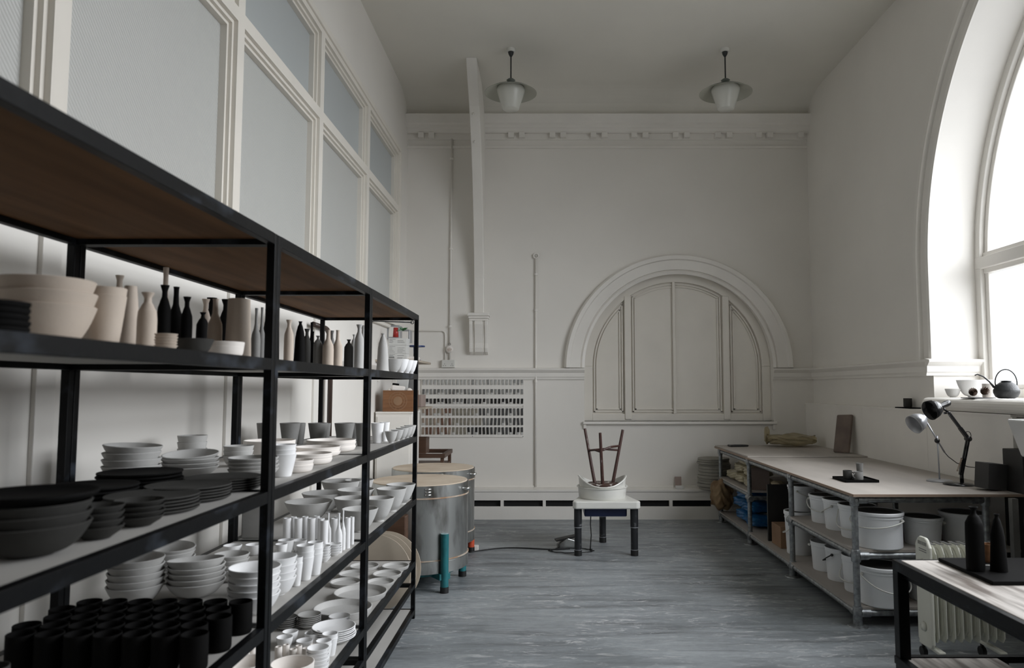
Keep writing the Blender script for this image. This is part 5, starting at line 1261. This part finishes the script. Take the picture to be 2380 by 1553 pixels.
# ================================================================== OIL RADIATOR
t = thing('oil_radiator', 'cream oil-filled radiator on castors between bench and table', 'radiator', (2.15, 4.24, 0))
def finshape(bm, x0, x1, w, z0, z1, nose=.03):
    p = [(-w + .02, z0), (w - .02, z0), (w, z0 + nose), (w, z1 - .05), (w - .03, z1 - .01), (w - .05, z1), (-w + .05, z1), (-w + .03, z1 - .01), (-w, z1 - .05), (-w, z0 + nose)]
    prism(bm, p, x0, x1, 'x')
bm = nb(); finshape(bm, 0, .022, .078, .09, .70); link('end_panel', bm, 'radiator', t, bevel=.008)
for k in range(9):
    bm = nb(); x0 = .042 + .046 * k; finshape(bm, x0 - .004, x0 + .004, .075, .125, .665); finshape(bm, x0 - .013, x0 + .013, .052, .155, .64); 
    f = link('fin', bm, 'radiator', t, bevel=.004)
    bm = nb()
    for q in range(6): box(bm, x0 - .012, x0 + .012, -.05 + .016 * q, -.045 + .016 * q, .663, .668)
    link('vent_slots', bm, 'mid', f)
bm = nb(); tube(bm, [(.01, 0, .17), (.44, 0, .17)], .02, 14); link('oil_tube', bm, 'radiator', t); bm = nb(); tube(bm, [(.01, 0, .62), (.44, 0, .62)], .02, 14); link('oil_tube', bm, 'radiator', t)
bm = nb()
for q in range(8): box(bm, -.0015, 0, -.05 + .012 * q, -.045 + .012 * q, .655, .675)
for q in range(2): box(bm, -.0015, 0, -.05, .03, .63 - .012 * q, .634 - .012 * q)
link('grille_marks', bm, 'mid', t)
for zc_ in (.55, .20):
    bm = nb(); lathe(bm, [(0, 0), (.028, 0), (.024, .012), (0, .013)], seg=24, rot=Matrix.Rotation(-PI / 2, 4, 'Y'), cx=0, cy=0, cz=zc_); link('dial', bm, 'radiator', t)
for xx in (.04, .38):
    bm = nb(); box(bm, xx - .02, xx + .02, -.11, .11, .075, .092); ft = link('foot_bar', bm, 'radiator', t, bevel=.006)
    for yy in (-.10, .10):
        bm = nb(); tube(bm, [(xx - .012, yy, .028), (xx + .012, yy, .028)], .028, 20); box(bm, xx - .006, xx + .006, yy - .008, yy + .008, .03, .08); link('castor', bm, 'rubber', ft, sharp=40)
bm = nb(); pts = [(2.58, 4.24, .45), (2.68, 4.22, .45), (2.80, 4.22, .46), (2.93, 4.24, .47)]; tube(bm, pts, .005, 8); tag(link('radiator_cable', bm, 'plastic'), 'pale flex running right from the radiator', 'cable')

# ================================================================== FRONT TABLE
t = thing('work_table', 'black steel framed table with pale worn wooden top, right foreground', 'table', (1.60, 3.43, 0))
DZ = .76
B('table_top', 'desktop', t, (.028, 1.25, -2.3, -.028, DZ - .03, DZ + .002), bevel=.003)
B('frame', 'iron', t, (0, .027, -2.3, 0, DZ - .045, DZ), (.027, 1.25, -.027, 0, DZ - .045, DZ), (.027, .06, -2.3, -.028, DZ - .075, DZ - .032), bevel=.002)
for yy in (-.05, -2.3): B('leg', 'iron', t, (0, .05, yy, yy + .05, 0, DZ - .045), bevel=.003)
B('leg', 'iron', t, (1.2, 1.25, -.05, 0, 0, DZ - .045), bevel=.003)
B('lower_frame', 'iron', t, (-.005, .03, -2.3, .0, .295, .33), (.03, 1.25, -.027, .0, .302, .332), bevel=.002)
B('lower_shelf', 'desktop', t, (.031, .45, -2.3, -.028, .308, .326), bevel=.002)
t2 = thing('wooden_trestle', 'pale brown wooden trestle standing under the front table', 'trestle', (2.2, 3.0, 0))
B('leg', 'wood', t2, (-.02, .02, -.02, .02, 0, .62)); B('leg', 'wood', t2, (-.02, .02, -.8, -.76, 0, .62)); B('top_rail', 'wood', t2, (-.03, .03, -.82, .04, .62, .66)); 
for p in t2.children: p.data.materials[0] = M['card'] 
# slate tray + bottles
zt = DZ + .0035
c = [onz(2180, 1297, zt + .015), onz(2340, 1352, zt + .015)]
sx0, sy1 = c[0]; sy0 = c[1][1]
t = thing('slate_tray', 'black rectangular slate tray carrying two black bottles', 'tray', (sx0, sy0, zt))
B('slab', 'black', t, (.0, .42, .0, sy1 - sy0, 0, .016), bevel=.003)
bm = nb(); obox(bm, (.10, .27, .0168), (.19, .25, .0168), .02, .0012); link('paper_scrap', bm, 'mid', t)
def tbot(kind, px, py, w, yt, lab, m='black'):
    z = zt + .017; X, Y = onz(px, py, z); r = w / 2 * dep(Y, z) / FPX; h = ony(px, yt, Y)[1] - z; pot(kind, m, X, Y, z, r, h, lab, 'pots on the slate tray')
tbot('shoulder', 2268, 1325, 40, 1178, 'taller black bottle, left one on the slate tray')
tbot('conebottle', 2322, 1327, 36, 1195, 'shorter black bottle, right one on the slate tray')
tbot('beaker', 2297, 1306, 26, 1264, 'small orange-brown cup between the two black bottles', 'wood')
